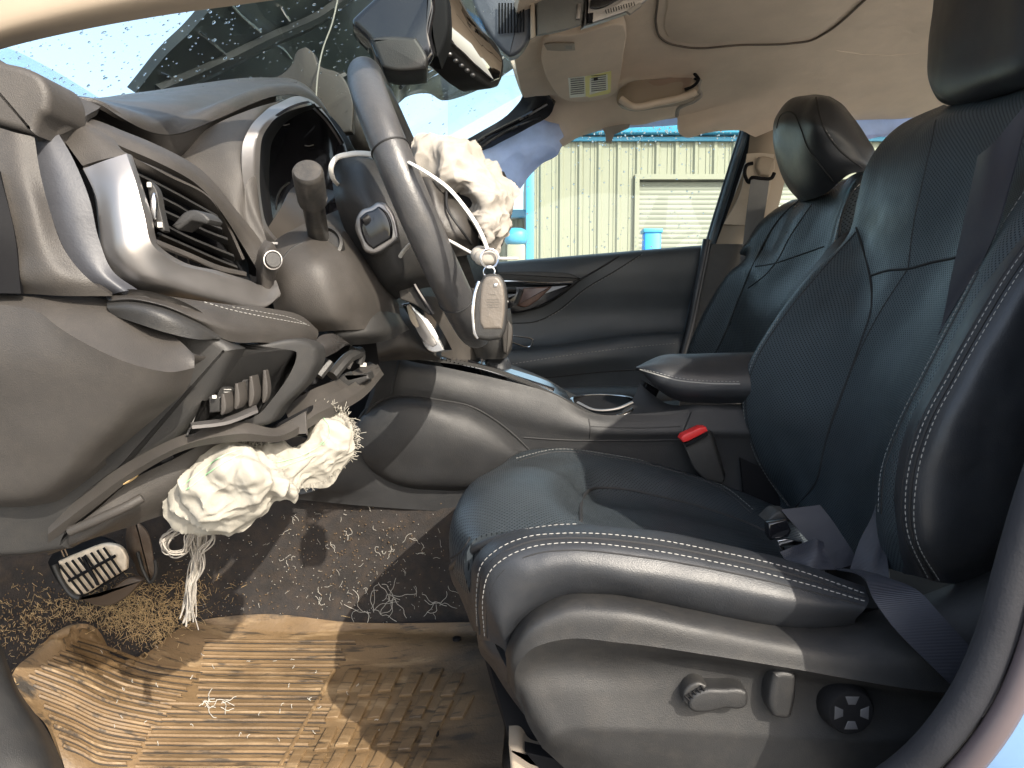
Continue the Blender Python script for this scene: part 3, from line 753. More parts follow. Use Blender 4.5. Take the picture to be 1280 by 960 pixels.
# stitching and seams traced on the seat surfaces
st_p = []
def dbl(tree, px, **k):
    st_p.append(stitches(tree, px, **k))
dbl(TB, [(597,790),(596,740),(602,706),(625,685),(660,671),(700,667),(800,672),(900,690),(1000,714),(1080,742)])
dbl(TB, [(606,795),(604,745),(612,715),(634,696),(664,684),(700,679),(800,686),(900,704),(1000,728),(1082,752)])
dbl(TB, [(640,664),(700,656),(760,656),(830,663),(900,676)], r=.0004)
dbl(TC, [(645,573),(690,562),(760,568),(840,585),(905,608),(945,640)], r=.0004)
dbl(TK, [(985,632),(955,590),(934,540),(930,490),(944,445),(975,396)], r=.0005)
dbl(TK, [(1098,640),(1101,592),(1120,535),(1152,470),(1186,405),(1220,340),(1252,283),(1290,225)], r=.0005)
dbl(TS, [(1160,722),(1136,670),(1134,600),(1152,535),(1187,468),(1224,402),(1264,336),(1310,275)])
dbl(TS, [(1174,725),(1148,680),(1146,600),(1164,535),(1199,468),(1237,402),(1278,336),(1325,275)])
st_p.append(stitches(TT, [(700,742),(760,741),(860,758),(960,776)], r=.0003)) if False else None
sm_p = [seam(TB, [(600,792),(598,740),(606,710),(630,690),(662,677),(700,673),(800,679),(900,697),(1000,721),(1082,747)], .0018),
        seam(TB, [(609,797),(610,750),(620,722),(640,704),(668,692),(700,688),(800,696),(900,713),(1000,736),(1080,757)], .0012),
        seam(TC, [(726,652),(727,625),(735,612),(760,610),(830,622),(930,652),(990,680)], .0025),
        seam(TC, [(600,690),(640,668),(700,655)], .0015),
        seam(TC, [(560,700),(575,690),(588,672)], .0015),
        seam(TC, [(648,576),(690,565),(760,571),(840,588),(903,611),(940,642)], .0014),
        seam(TK, [(995,634),(1022,600),(1030,560),(1050,500),(1075,430),(1090,380),(1087,345),(1075,300),(1070,285)], .0020),
        seam(TK, [(1087,345),(1110,338),(1135,336),(1165,328),(1195,322)], .0022),
        seam(TK, [(1135,336),(1142,280),(1155,220),(1165,175),(1170,150)], .0013),
        seam(TK, [(1022,600),(1035,540),(1065,460),(1100,390),(1135,336)], .0013),
        seam(TK, [(988,634),(958,592),(937,540),(933,490),(947,447),(978,398),(1030,335),(1070,290)], .0015),
        seam(TK, [(1102,642),(1105,592),(1124,535),(1156,470),(1190,405),(1224,340)], .0016),
        seam(TS, [(1167,724),(1142,675),(1140,600),(1158,535),(1193,468),(1230,402),(1271,336),(1318,275)], .0022),
        seam(TS, [(1157,722),(1131,670),(1129,600),(1147,535),(1182,468),(1219,402),(1259,336),(1305,275)], .0013)]
obj('cushion_piping', tube(cr(Ps([(562,712,.862),(570,704,.842),(582,693,.812),(598,683,.785),(622,673,.768),(655,664,.755),(700,657,.752)]), 50), np.interp(np.linspace(0, 1, 50), [0, .06, .2, .6, 1], [.001, .0045, .0065, .004, .002]), 12), M['leather'], seat)
obj('corner_gusset', shell(surf([[(562,708,.872),(573,702,.846),(586,692,.818),(602,682,.782)], [(563,720,.872),(574,720,.842),(586,714,.806),(598,706,.760)], [(576,748,.865),(582,748,.832),(589,748,.792),(594,746,.752)], [(592,790,.86),(594,790,.83),(596,790,.80),(600,792,.76)]], 24, 24), .012), M['leather'], seat)
obj('stitching', join(st_p), M['thread'], seat, kind='stuff')
obj('seams', join(sm_p), M['seam'], seat)

obj('seat_pan', slab(Ps([(935,560),(1000,600),(1120,640),(1300,640),(1300,830),(1040,790),(960,700),(935,640)], 1.33), (0, .08, 0), .002), M['black'], seat, smooth=False)
obj('seat_pan_cover', shell(surf([[(1030,690,.95),(1120,705,.93),(1300,690,.93)], [(1040,760,.80),(1120,760,.78),(1300,740,.78)]], 12, 8), .01), M['black'], seat)
obj('gap_shade_slab', slab(Ps([(925,572),(955,586),(1000,640),(975,665),(930,620)], 1.258), (0, .004, 0), 0), M['black'], seat, smooth=False)  # black slab added between seat and console to darken a sunlit slit
# switches on the side trim
M['satin_dark'] = mat('dark_satin_plastic', (.075, .075, .08), .3)
def normal_frame(tree, px, py):
    h = hit(tree, px, py); n = h[1] / np.linalg.norm(h[1])
    u = np.array([1.0, 0, 0]) - n * n[0]; u /= np.linalg.norm(u); w = np.cross(u, n); w = -w if w[2] < 0 else w
    return h[0], n, u, w
o_, n_, u_, w_ = normal_frame(TT, 890, 878)
def onface(px, py, d): return P(px, py, d)
sw = outline([(861,880),(867,869),(880,863),(905,862),(930,863),(935,866),(936,876),(934,884),(928,887),(906,887),(894,890),(880,892),(868,891),(862,887)], .672)
obj('recline_lever', slab(sw, (0, .03, 0), .004), M['seat_plastic'], seat, label='curved toothed lever at the left of the seat switches')
obj('lever_pivot', slab(outline([(854,878),(855,866),(862,857),(874,853),(884,857),(884,864),(870,870),(862,886)], .676), (0, .02, 0), .003), M['dash_dark'], seat)
teeth = [tube(Ps([(856+i*5, 870-i*3.2), (862+i*4.6, 876-i*3.2)], .6735), .0011, 5) for i in range(5)]
obj('lever_teeth', join(teeth), M['black'], seat)
sw = outline([(967,842),(975,839),(992,841),(997,846),(995,880),(990,898),(985,900),(968,898),(964,892)], .672)
obj('lumbar_switch', slab(sw, (0, .03, 0), .006), M['seat_plastic'], seat, label='upright rectangular seat switch')
c = P(1055, 880, .69)
obj('round_switch', lathe(c, (0, -1, 0), [(.027, -.01), (.025, .004), (.0225, .014), (.021, .016), (.019, .0165), (.0, .0165)]), M['black'], seat, label='round four way lumbar switch')
pd = []
for a in range(4):
    t = a * math.pi / 2; u = np.array([math.cos(t), 0, math.sin(t)]); v = np.array([-math.sin(t), 0, math.cos(t)])
    q = [c + np.array([0, -.0168, 0]) + u * r_ + v * s_ for r_, s_ in ((.0165, -.007), (.0165, .007), (.008, .0035), (.008, -.0035))]
    obj('switch_pad', slab(q, (0, .003, 0), .0008), M['satin_dark'], seat)
# ------------------------------------------------------------------ dashboard
M['stalk'] = mat('stalk_plastic', (.022, .021, .020), .38, bump=.2, dust=.12)
dash = emp('dashboard', W(-.4, 1.0, -.2), 'dark dusty dashboard with silver vent surround, instrument hood and opened lower panels', 'dashboard')
def D(name, vf, m, label=None, parent=None, **k): return obj(name, vf, M[m] if isinstance(m, str) else m, parent or dash, label=label, **k)
# big top skin: from the windscreen down over the brow to its shaded underside
top = [[(62,117,1.15),(123,122,1.15),(150,119,1.16),(200,113,1.17),(250,106,1.20),(300,100,1.23),(335,97,1.25),(368,99,1.30),(392,113,1.36),(412,138,1.42),(434,185,1.5)],
       [(64,118,.90),(123,123,.90),(150,120,.92),(198,115,.95),(246,108,.99),(296,102,1.02),(332,99,1.08),(364,101,1.14),(388,114,1.20),(409,139,1.26),(432,184,1.32)],
       [(66,119,.72),(123,125,.73),(150,133,.75),(194,141,.79),(236,136,.85),(286,124,.92),(322,112,.97),(355,107,1.03),(382,114,1.10),(405,136,1.16),(430,183,1.24)],
       [(70,121,.675),(123,127,.695),(150,142,.71),(188,159,.755),(222,161,.81),(270,144,.86),(308,127,.91),(348,114,.98),(378,117,1.05),(401,135,1.12),(427,182,1.20)],
       [(72,124,.67),(123,130,.69),(150,146,.708),(186,164,.752),(222,167,.808),(271,149,.86),(309,132,.91),(349,119,.98),(378,121,1.05),(400,138,1.12),(425,184,1.20)]]
dt = D('dash_top', shell(surf(top, 90, 60), .004), 'dash_soft')
und = [[(66,128,.67),(123,131,.692),(150,147,.710),(187,165,.755),(223,168,.81),(271,150,.862),(309,133,.912),(345,121,.99)],
       [(72,140,.70),(118,142,.72),(145,158,.735),(178,180,.77),(222,190,.82),(268,163,.875),(306,142,.925),(345,126,1.0)],
       [(95,152,.73),(130,158,.74),(160,172,.76),(190,192,.79),(218,204,.83),(262,178,.89),(304,152,.94),(345,132,1.01)]]
D('brow_underside', shell(surf(und, 60, 24), .004), 'dash_soft')
D('far_brow', ellipsoid(P(456, 160, 1.5), (.032, .06, .055)), 'dash_soft')
core = slab(outline([(x, y, .72 + max(0, x - 60) * .00075) for x, y in [(-60,170),(45,160),(90,150),(160,185),(240,235),(300,300),(330,350),(345,430),(330,520),(240,560),(150,620),(80,670),(-60,680)]]), (0, .02, 0), .002)
D('light_stop_core', core, 'black')  # black backing added behind the trims to stop light through their gaps
D('side_cheek', shell(surf([[(200,205,.83),(230,180,.84),(270,155,.86),(310,138,.90),(350,126,.98)],
    [(225,220,.82),(250,200,.83),(280,180,.84),(306,160,.87),(335,140,.94)],
    [(262,245,.82),(280,235,.82),(296,225,.825),(305,185,.85),(320,160,.89)],
    [(300,290,.82),(305,285,.82),(308,275,.825),(310,240,.83),(318,200,.85)],
    [(335,325,.83),(336,320,.83),(336,312,.83),(330,290,.83),(325,260,.84)]], 30, 40), .005), 'dash')
# ribbon above the vent that sweeps down to the start button
D('upper_trim_sweep', shell(surf([[(88,158,.66),(104,148,.675),(160,166,.69),(215,190,.72),(255,215,.76),(295,262,.80),(325,300,.82),(345,335,.83)],
    [(95,170,.648),(112,158,.66),(165,176,.675),(214,200,.70),(253,226,.74),(291,268,.785),(317,305,.81),(338,340,.82)],
    [(103,180,.64),(123,174,.65),(163,188,.665),(208,208,.69),(248,232,.73),(279,268,.77),(301,303,.80),(324,341,.815)]], 50, 16), .006), 'dash')
D('end_corner_trim', shell(surf([[(68,158,.652),(85,152,.655),(103,149,.66)], [(80,175,.642),(110,165,.645),(140,172,.655)], [(92,192,.634),(125,184,.638),(160,192,.645)], [(103,207,.63),(130,199,.632),(163,193,.645)]], 16, 20), .005), 'dash')
# end cap pieces at the door side
D('pillar_foot_panel', slab(outline([(x, y, .592 + max(0, x) * .0002) for x, y in [(-60,44),(0,76),(28,83),(49,94),(59,110),(61,128),(58,140),(50,147),(45,158),(43,169),(43,169),(0,156),(-60,137)]]), (0, .05, 0), .006, seg=5), 'dash')
D('door_panel_top_filler', box(W(-.43, .68, .16), (.10, .06, .04)), 'black')
D('corner_panel', shell(surf([[(62,116,.66),(85,118,.67),(105,124,.68),(126,133,.69)], [(60,138,.64),(80,136,.65),(100,138,.66),(124,135,.685)],
    [(52,152,.625),(70,150,.635),(90,146,.645),(112,142,.665)], [(44,170,.615),(60,164,.62),(80,157,.63),(103,148,.65)]], 20, 20), .006), 'dash')
D('door_side_panel', shell(surf([[(-60,155,.60),(0,160,.60),(20,166,.60),(43,171,.605)], [(-60,190,.594),(2,200,.594),(28,208,.594),(50,215,.60)], [(-60,240,.59),(15,250,.59),(45,262,.59),(62,262,.60)],
    [(-60,300,.588),(24,310,.588),(58,318,.588),(84,318,.598)], [(-60,345,.59),(28,350,.588),(80,352,.59),(112,350,.60)], [(-60,366,.60),(28,367,.597),(85,370,.597),(140,370,.61)]], 30, 40), .012), 'dash')
D('edge_shade_strip', shell(surf([[(-60,200,.585),(-30,205,.585),(-2,212,.588)], [(-60,280,.575),(-20,285,.575),(18,292,.583)], [(-60,366,.58),(-20,366,.58),(26,367,.586)]], 10, 20), .006), 'black')  # shade along the door edge put in as a black strip
D('black_side_strip', shell(surf([[(43,172,.622),(55,167,.622),(69,160,.63)], [(50,215,.616),(70,205,.616),(92,200,.622)], [(62,262,.611),(85,255,.611),(112,250,.617)],
    [(84,318,.611),(104,312,.611),(124,300,.617)], [(108,350,.612),(128,342,.612),(142,340,.619)], [(140,368,.62),(155,364,.615),(172,362,.63)]], 14, 50), .006), mat('smooth_charcoal', (.045, .047, .055), .55, bump=.15))
# silver surround of the vent
D('vent_surround', shell(surf(crease([[(104,209,.634),(104,211,.628),(130,201,.630),(158,192,.636),(163,193,.642),(166,200,.66)],
    [(118,245,.630),(120,247,.622),(145,232,.620),(168,222,.628),(173,223,.636),(176,230,.66)],
    [(123,285,.630),(125,287,.620),(150,275,.614),(180,268,.624),(187,268,.634),(190,274,.66)],
    [(127,320,.630),(130,322,.620),(160,318,.613),(190,305,.624),(196,305,.634),(200,308,.66)],
    [(148,348,.636),(152,350,.628),(185,345,.625),(215,326,.642),(220,325,.65),(226,326,.67)],
    [(185,366,.66),(190,367,.652),(225,362,.652),(262,340,.685),(264,339,.69),(270,338,.70)],
    [(250,380,.70),(256,381,.695),(280,378,.70),(305,355,.735),(307,353,.74),(310,350,.75)],
    [(310,388,.745),(315,388,.74),(330,384,.75),(330,365,.775),(330,362,.78),(330,356,.79)],
    [(340,378,.79),(345,376,.785),(350,370,.79),(348,358,.80),(347,355,.805),(345,350,.81)]], (1, 3)), 50, 70), .004), 'satin')
# vent interior
D('vent_throat', shell(surf([[(160,190,.70),(210,215,.74),(265,245,.80),(290,280,.83),(310,330,.85)], [(175,240,.70),(215,260,.74),(260,285,.79),(290,310,.82),(312,345,.84)], [(190,320,.70),(230,330,.73),(270,345,.77),(300,355,.80),(320,362,.82)]], 20, 20), .004), 'black')
louv = [[(172,217),(205,233),(240,252),(272,270)], [(190,240),(225,258),(255,276),(277,285)], [(194,258),(225,272),(260,289),(284,298)], [(196,275),(230,293),(265,308),(292,319)], [(198,291),(232,306),(268,322),(296,333)]]
for i, l in enumerate(louv):
    n_ = len(l); dd = [.655 + (p[0]-170) / 135 * .13 for p in l]
    rows = [[(p[0], p[1]-1.0, d_) for p, d_ in zip(l, dd)], [(p[0]+1, p[1]+2.0, d_-.001) for p, d_ in zip(l, dd)], [(p[0]-3, p[1]+7, d_+.03) for p, d_ in zip(l, dd)]]
    D('louvre', shell(surf(rows, 16, 6), .0015, face_cam=True), 'dash_dark')
D('vent_upper_lip', shell(surf([[(166,196,.648),(210,220,.69),(262,248,.745),(285,285,.785),(303,325,.80)], [(170,206,.652),(210,228,.70),(255,255,.75),(275,285,.79),(296,325,.81)], [(173,214,.67),(208,234,.72),(248,258,.77),(265,285,.80),(290,325,.82)]], 24, 8), .003), 'dash')
D('vent_lower_lip', shell(surf([[(193,298,.640),(235,315,.68),(275,332,.725),(308,340,.765)], [(195,303,.634),(235,320,.674),(275,338,.72),(308,345,.76)], [(205,312,.645),(240,326,.685),(275,342,.73),(300,346,.765)]], 20, 8), .003), 'dash')
for i in range(6):
    a = (205+i*15, 312+i*6.2, .652+i*.017); D('vertical_fin', tube(Ps([a, (a[0]+1, a[1]+9, a[2]+.004)]), .0010, 5), 'dash')
D('vent_tab', slab(outline([(214,282),(217,279),(232,264),(240,262),(258,270),(262,275),(258,280),(238,276),(222,288)], .668), (.004, .02, 0), .002), 'dash_dark')
D('thumbwheel_plate', slab(outline([(183,228),(186,226),(192,232),(200,262),(206,288),(203,290),(194,284),(188,256)], .655), (.0, .01, 0), .001), 'dash_dark')
D('thumbwheel', ellipsoid(P(193, 258, .653), (.0032, .004, .012)), 'chrome')
D('thumbwheel_mark', join([box(P(186.5, 231, .652), (.003, .002, .004)), box(P(200, 281, .653), (.0035, .002, .0045))]), 'white_tie')
# cluster: surround, screen
outer = [(330,300),(316,280),(306,240),(302,200),(304,178),(312,160),(330,140),(350,128),(378,121),(396,130),(415,153),(432,185),(433,200)]
inner = [(352,305),(334,282),(326,245),(325,200),(328,172),(338,155),(356,140),(385,129),(394,135),(410,152),(428,180),(431,190),(431,205)]
mid =   [(344,303),(328,282),(318,245),(316,200),(318,176),(328,156),(346,138),(382,125),(395,131),(413,152),(431,183),(432,193),(432,203)]
od = [.86,.84,.83,.83,.84,.85,.88,.94,1.03,1.08,1.13,1.18,1.2]; idd = [.88,.86,.855,.855,.862,.875,.905,.96,1.045,1.09,1.14,1.185,1.205]
q1 = [(*a, d_) for a, d_ in zip(outer, od)]; q2 = [(*a, d_ - .008) for a, d_ in zip(mid, od)]; q3 = [(*a, d_) for a, d_ in zip(inner, idd)]
q0 = [(*a, d_ + .02) for a, d_ in zip(outer, od)]; q4 = [(*a, d_ + .03) for a, d_ in zip(inner, idd)]
q2 = [(a[0]*(1-w)+b[0]*w, a[1]*(1-w)+b[1]*w, a[2]*.3+b[2]*.7-.004) for a, b, w in zip(q1, q3, (.7,.7,.7,.7,.7,.65,.6,.5,.4,.4,.4,.4,.4))]
D('cluster_surround', shell(surf([q0, q1, q1, q2, q2, q3], 120, 18), .003), 'satin')
D('cluster_inner_wall', shell(surf([q3, [(x+3, y+4, d_+.05) for (x, y, d_) in q3], [(x+12, y+6, d_+.10) for (x, y, d_) in q3]], 80, 10), .003), 'black')
D('instrument_screen', slab(outline([(326,300),(322,240),(322,175),(340,150),(390,126),(412,150),(434,185),(436,215),(420,300)], 1.14), (-.03, .01, 0), .002), 'gloss')
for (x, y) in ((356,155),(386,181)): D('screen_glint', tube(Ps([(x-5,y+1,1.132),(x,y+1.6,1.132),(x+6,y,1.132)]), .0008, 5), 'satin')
D('gauge_ring', tube(cr(Ps([(362,228),(352,236),(346,250),(345,262)], 1.02), 20), .0015, 6), 'dash_dark')
D('cluster_floor', shell(surf([[(330,292,.87),(350,262,.92),(365,235,.99),(380,230,1.05)], [(345,310,.87),(375,285,.92),(400,262,.99),(425,240,1.05)]], 20, 8), .003), mat('brown_reflect', (.03, .025, .02), .4))
D('small_marker', box(P(341, 304, .835), (.011, .002, .0022)), 'white_tie')
# start button pod
D('button_pod', shell(surf([[(330,300,.80),(340,303,.80),(348,318,.81),(350,335,.82)], [(322,315,.785),(332,318,.775),(342,330,.785),(345,345,.80)], [(320,335,.785),(328,340,.775),(338,352,.785),(340,362,.80)], [(322,360,.80),(328,366,.79),(334,370,.79),(336,374,.80)]], 20, 20), .004), 'dash')
cb_ = P(341, 325, .772)
D('start_button', join([lathe(cb_, (.55, -.8, .1), [(.0085, -.004), (.0085, .0), (.0075, .002), (.0, .002)], k=20)]), 'dash_dark')
D('button_ring', tube(np.array([cb_ + .0095 * (math.cos(a) * np.array([.8, .55, 0]) + math.sin(a) * np.array([0, .1, 1.0])) for a in np.linspace(0, 2*math.pi, 24, endpoint=False)]), .0009, 6, closed=True), 'satin')
# column cover
col = [[(330,320,.84),(345,300,.85),(370,285,.87),(400,272,.92),(425,262,1.0),(440,262,1.08)],
       [(335,345,.82),(352,320,.82),(380,305,.83),(410,300,.86),(438,300,.92),(458,305,1.0)],
       [(340,372,.82),(362,345,.80),(395,335,.80),(430,332,.83),(460,338,.90),(482,345,1.0)],
       [(345,392,.82),(372,375,.80),(405,368,.80),(440,365,.83),(472,370,.89),(498,378,.99)],
       [(352,405,.83),(385,400,.81),(415,397,.81),(445,396,.84),(475,396,.90),(500,392,1.0)],
       [(365,420,.85),(395,415,.83),(425,413,.83),(450,412,.85),(475,405,.92),(500,397,1.02)]]
Gc = surf(col, 50, 50)
cc = D('column_cover', shell(Gc, .005), 'dash')
D('column_lower_cover', shell(surf([[(395,425,.86),(420,405,.85),(455,393,.87),(500,392,.98)], [(398,428,.85),(425,418,.84),(460,416,.86),(505,402,.98)], [(400,435,.86),(425,432,.86),(460,430,.88),(512,412,1.0)]], 30, 20), .005), 'dash_dark')
D('column_seam', seam(bvh(cc), [(338,345),(352,325),(365,310),(378,303)], .0011), 'seam')
sc = P(398, 300, .845)
b0 = P(397, 288, .85); b1 = P(384.5, 214, .772); sax = (b1 - b0); sl_ = np.linalg.norm(sax); sax /= sl_
D('turn_stalk', lathe(b0, sax, [(.0118, -.02), (.0120, sl_*.50), (.0130, sl_*.52)], k=30), 'stalk')
D('stalk_cap', lathe(b0, sax, [(.0130, sl_*.50), (.0150, sl_*.51), (.0156, sl_*.56), (.0160, sl_*.95), (.0156, sl_*.99), (.0140, sl_*1.015), (.0, sl_*1.02)], k=34), 'stalk')
axs = np.array([-.02, -.80, .42]); axs /= np.linalg.norm(axs)
D('stalk_collar', lathe(sc + np.array([0, .012, -.006]), axs, [(.024, -.02), (.026, 0), (.0255, .004), (.0225, .006), (.021, .002), (.0, .002)], k=36), 'dash_dark')
D('stalk_ring', tube(np.array([b0 + sax * sl_ * .56]) + .0152 * np.array([[math.cos(a), .45*math.sin(a), .55*math.sin(a)] for a in np.linspace(0, 2*math.pi, 30, endpoint=False)]), .0011, 6, closed=True), 'satin')

# knee pad and lower trims
kp = D('knee_pad', shell(surf([[(133,368,.63),(160,366,.63),(200,369,.64),(250,376,.665),(290,381,.695),(340,386,.735),(380,397,.78),(397,412,.80)],
    [(133,372,.618),(160,371,.615),(200,376,.622),(250,388,.645),(290,397,.675),(340,403,.72),(380,410,.765),(398,418,.795)],
    [(136,376,.615),(165,374,.612),(208,383,.618),(250,400,.638),(285,412,.66),(335,418,.705),(375,424,.755),(394,426,.79)],
    [(140,380,.622),(170,379,.62),(218,390,.628),(255,408,.645),(280,424,.66),(330,428,.70),(370,431,.75),(385,430,.78)]], 60, 30), .01), 'dash_soft', label='stitched grey leather pad over the switch pocket')
TKP = bvh(kp)
D('pad_stitching', join([stitches(TKP, [(255,378),(290,388),(340,398),(385,406)], r=.0004, lift=.0004, step=.005, ln=.003), stitches(TKP, [(290,384),(330,391),(365,398),(388,408)], r=.0003, lift=.0004, step=.005, ln=.003)]), 'thread', kind='stuff')
D('pad_edge_strip', shell(surf([[(134,377,.618),(165,376,.616),(205,383,.622),(245,400,.64),(276,418,.66)], [(134,384,.612),(165,383,.61),(205,394,.612),(245,410,.63),(274,424,.652)], [(140,394,.615),(165,402,.612),(205,415,.612),(245,424,.628),(270,424,.65)]], 30, 12), .004), 'dash_dark')
# lower end panel
lp = D('lower_end_panel', shell(surf(crease(tuck([[(-60,364,.60),(10,367,.60),(55,369,.605),(100,371,.615),(142,375,.628),(190,405,.632),(222,424,.625),(243,444,.612)],
    [(-60,378,.588),(10,382,.585),(48,390,.582),(72,408,.578),(112,432,.576),(175,458,.578),(212,465,.588),(243,460,.608)],
    [(-60,440,.583),(8,445,.580),(48,450,.577),(85,460,.575),(125,478,.574),(172,485,.577),(205,488,.590),(236,482,.609)],
    [(-60,510,.580),(10,510,.577),(50,512,.574),(85,515,.573),(120,520,.573),(150,522,.577),(180,518,.592),(207,511,.607)],
    [(-60,570,.580),(10,572,.577),(45,570,.575),(75,568,.575),(100,566,.576),(118,564,.582),(140,560,.596),(160,551,.607)],
    [(-60,622,.584),(10,624,.582),(35,622,.582),(55,618,.583),(75,610,.586),(92,602,.591),(112,594,.600),(132,577,.607)],
    [(-60,634,.60),(10,634,.60),(35,633,.60),(55,630,.60),(72,626,.602),(90,614,.605),(112,598,.608),(134,580,.612)]]), (), (1,)), 90, 84), .012), 'dash')
# outer frame band around it down to the bottom
def fr_(pts): return outline(tuck([(x, y, .607 + max(0, x - 75) * .00025) for x, y in pts]))
D('lower_frame', slab(fr_([(-60,366),(20,368),(140,386),(140,386),(205,395),(245,409),(275,425),(292,437),(283,455),(262,497),(234,533),(228,540),(170,588),(120,634),(97,660),(84,688),(84,688),(40,695),(-60,697)]), (0, .03, 0), .008, seg=4), 'dash_dark')
# triangular switch bezel
D('switch_bezel', slab(outline([(x, y, .648 + max(0, x - 230) * .00055) for x, y in [(276,424),(276,424),(300,430),(390,430),(396,435),(397,450),(388,470),(352,510),(338,529),(316,535),(238,549),(229,546),(236,533),(240,531),(300,521),(322,511),(334,497),(363,452),(366,443),(366,443),(330,446),(294,452),(284,447)]]), (0, .03, 0), .005, seg=4), 'dash_dark')
D('pocket_back', shell(surf([[(288,450,.70),(330,448,.73),(368,445,.765)], [(262,490,.68),(310,490,.71),(345,475,.75)], [(240,528,.66),(290,525,.68),(325,510,.71)]], 14, 14), .004), mat('pocket_plastic', (.05,.047,.045), .45, bump=.2))
D('pocket_ledge', shell(surf([[(238,528,.645),(280,522,.665),(320,506,.69)], [(240,532,.632),(282,527,.652),(322,512,.677)]], 14, 6), .003), 'satin')
for i, (x, y, h_) in enumerate(((268,506,18),(285,496,22),(303,490,26),(320,484,28))):
    d_ = .655 + i * .016
    if i == 1:
        D('dimmer_wheel', lathe(P(x-1, y, d_+.004), (1, -.25, 0), [(.0085,-.0035),(.0095,-.003),(.0095,.003),(.0085,.0035),(0,.0035)], k=24), 'dash_dark')
        D('wheel_ridge', join([tube(Ps([(x-5, y-9+k*3.4, d_-.004), (x+4, y-9+k*3.4, d_-.004)]), .0006, 5) for k in range(6)]), 'thread', kind='stuff')
    else:
        D('switch', slab(outline([(x-8,y-h_*.55),(x+2,y-h_*.6),(x+8,y-h_*.62),(x+8,y+h_*.5),(x-7,y+h_*.58)], d_), (0, .02, 0), .002), 'dash_dark')
    D('switch_divider', slab(outline([(x+8,y-h_*.75),(x+12,y-h_*.78),(x+13,y+h_*.5),(x+10,y+h_*.72),(x+7,y+h_*.7)], d_-.006), (0, .02, 0), .0012), 'dash')
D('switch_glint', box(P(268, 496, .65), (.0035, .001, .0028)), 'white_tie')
# lower beam running from the bottom left to the console, with openings
beam = [[(60,652,.615),(110,612,.62),(170,572,.628),(240,540,.645),(300,528,.67),(345,535,.71),(392,505,.77),(440,480,.85),(472,455,.95)],
        [(60,668,.605),(112,628,.61),(172,586,.618),(240,553,.635),(300,542,.66),(348,545,.70),(395,518,.76),(445,492,.84),(476,462,.94)],
        [(60,680,.610),(115,638,.615),(175,592,.622),(240,560,.64),(300,552,.665),(350,552,.705),(398,528,.765),(450,500,.845),(480,468,.945)]]
D('lower_beam', shell(surf(crease(tuck(beam), (), (1,)), 70, 16), .006), 'dash')
D('upper_shelf', shell(surf([[(355,510,.78),(388,488,.80),(412,478,.83),(430,470,.88),(462,452,.95)], [(360,522,.76),(392,505,.78),(418,494,.81),(440,485,.86),(473,458,.94)]], 20, 10), .004), 'dash')
D('lower_panel', shell(surf(tuck([[(62,680,.615),(115,642,.62),(165,600,.64),(215,575,.66),(275,548,.68),(340,548,.72)],
    [(60,690,.62),(118,662,.615),(175,622,.635),(225,592,.66),(262,566,.68),(320,562,.73)],
    [(60,694,.64),(120,672,.64),(180,652,.65),(220,635,.68),(240,600,.70),(300,575,.76)]]), 40, 20), .006), 'dash')
D('ledge_lip', tube(cr(Ps(tuck([(88,664,.607),(125,648,.607),(160,632,.613),(178,622,.62)])), 20), .0045, 10), 'dash')
D('dark_opening', shell(surf(tuck([[(130,640,.66),(175,600,.67),(225,572,.69),(270,556,.72)], [(120,650,.64),(165,628,.65),(210,600,.67),(240,575,.70)]]), 14, 8), .004), 'black')
D('loose_foam', slab(outline([(137,612),(146,600),(158,592),(165,590),(166,598),(155,606)], .655), (0, .01, 0), .002), mat('yellow_foam', (.6, .42, .2), .8, bump=.8, bscale=300))
D('wire_loom', join([tube(cr(Ps([(165,592,.685),(180,582,.69),(196,574,.69),(205,576,.69),(214,570,.69)]), 20), .003, 8), tube(cr(Ps([(150,616,.68),(172,606,.68),(195,602,.685),(214,586,.69)]), 20), .0035, 8)]), 'black')
D('grey_flap', slab(outline([(322,548),(322,548),(378,516),(382,514),(384,544),(384,544),(330,553)], .73, sm=False), (0, .004, 0), .001), 'dash')
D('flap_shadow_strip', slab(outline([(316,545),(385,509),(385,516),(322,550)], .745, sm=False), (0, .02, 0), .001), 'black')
# open mechanism between pad and console
D('mechanism_backing', shell(surf([[(350,440,.90),(400,430,.92),(470,425,1.0)], [(340,520,.86),(400,500,.90),(475,465,1.0)]], 10, 8), .004), 'black')
D('broken_bracket', shell(surf([[(392,430,.80),(400,420,.81),(412,417,.82),(430,424,.85),(440,430,.88)], [(392,445,.79),(405,436,.80),(418,430,.815),(432,428,.845),(441,431,.875)], [(390,458,.80),(405,448,.805),(420,440,.82),(432,432,.85),(441,432,.88)]], 20, 12), .003), mat('shiny_dark', (.03,.028,.027), .2))
for a, b, w, m_ in (([(398,470,.82),(412,452,.83)], 0, .006, 'dash_dark'), ([(415,470,.84),(432,450,.86),(450,440,.9)], 0, .007, 'dash_dark'), ([(427,462,.85),(430,452,.86)], 0, .0018, 'satin'), ([(436,460,.86),(440,452,.87)], 0, .0018, 'satin'), ([(380,492,.80),(386,462,.82),(392,480,.82)], 0, .004, 'black'), ([(440,438,.88),(452,444,.9),(450,455,.9)], 0, .005, 'dash_dark')):
    D('linkage', tube(cr(Ps(a), 12), w, 8), m_)
D('white_clip', box(P(454, 456, .9), (.008, .004, .005), bev=.001), 'white_tie')
D('mechanism_block', slab(outline([(412,476),(432,466),(436,472),(460,466),(462,474),(420,492),(410,490)], .86), (0, .03, 0), .003), 'dash_dark')
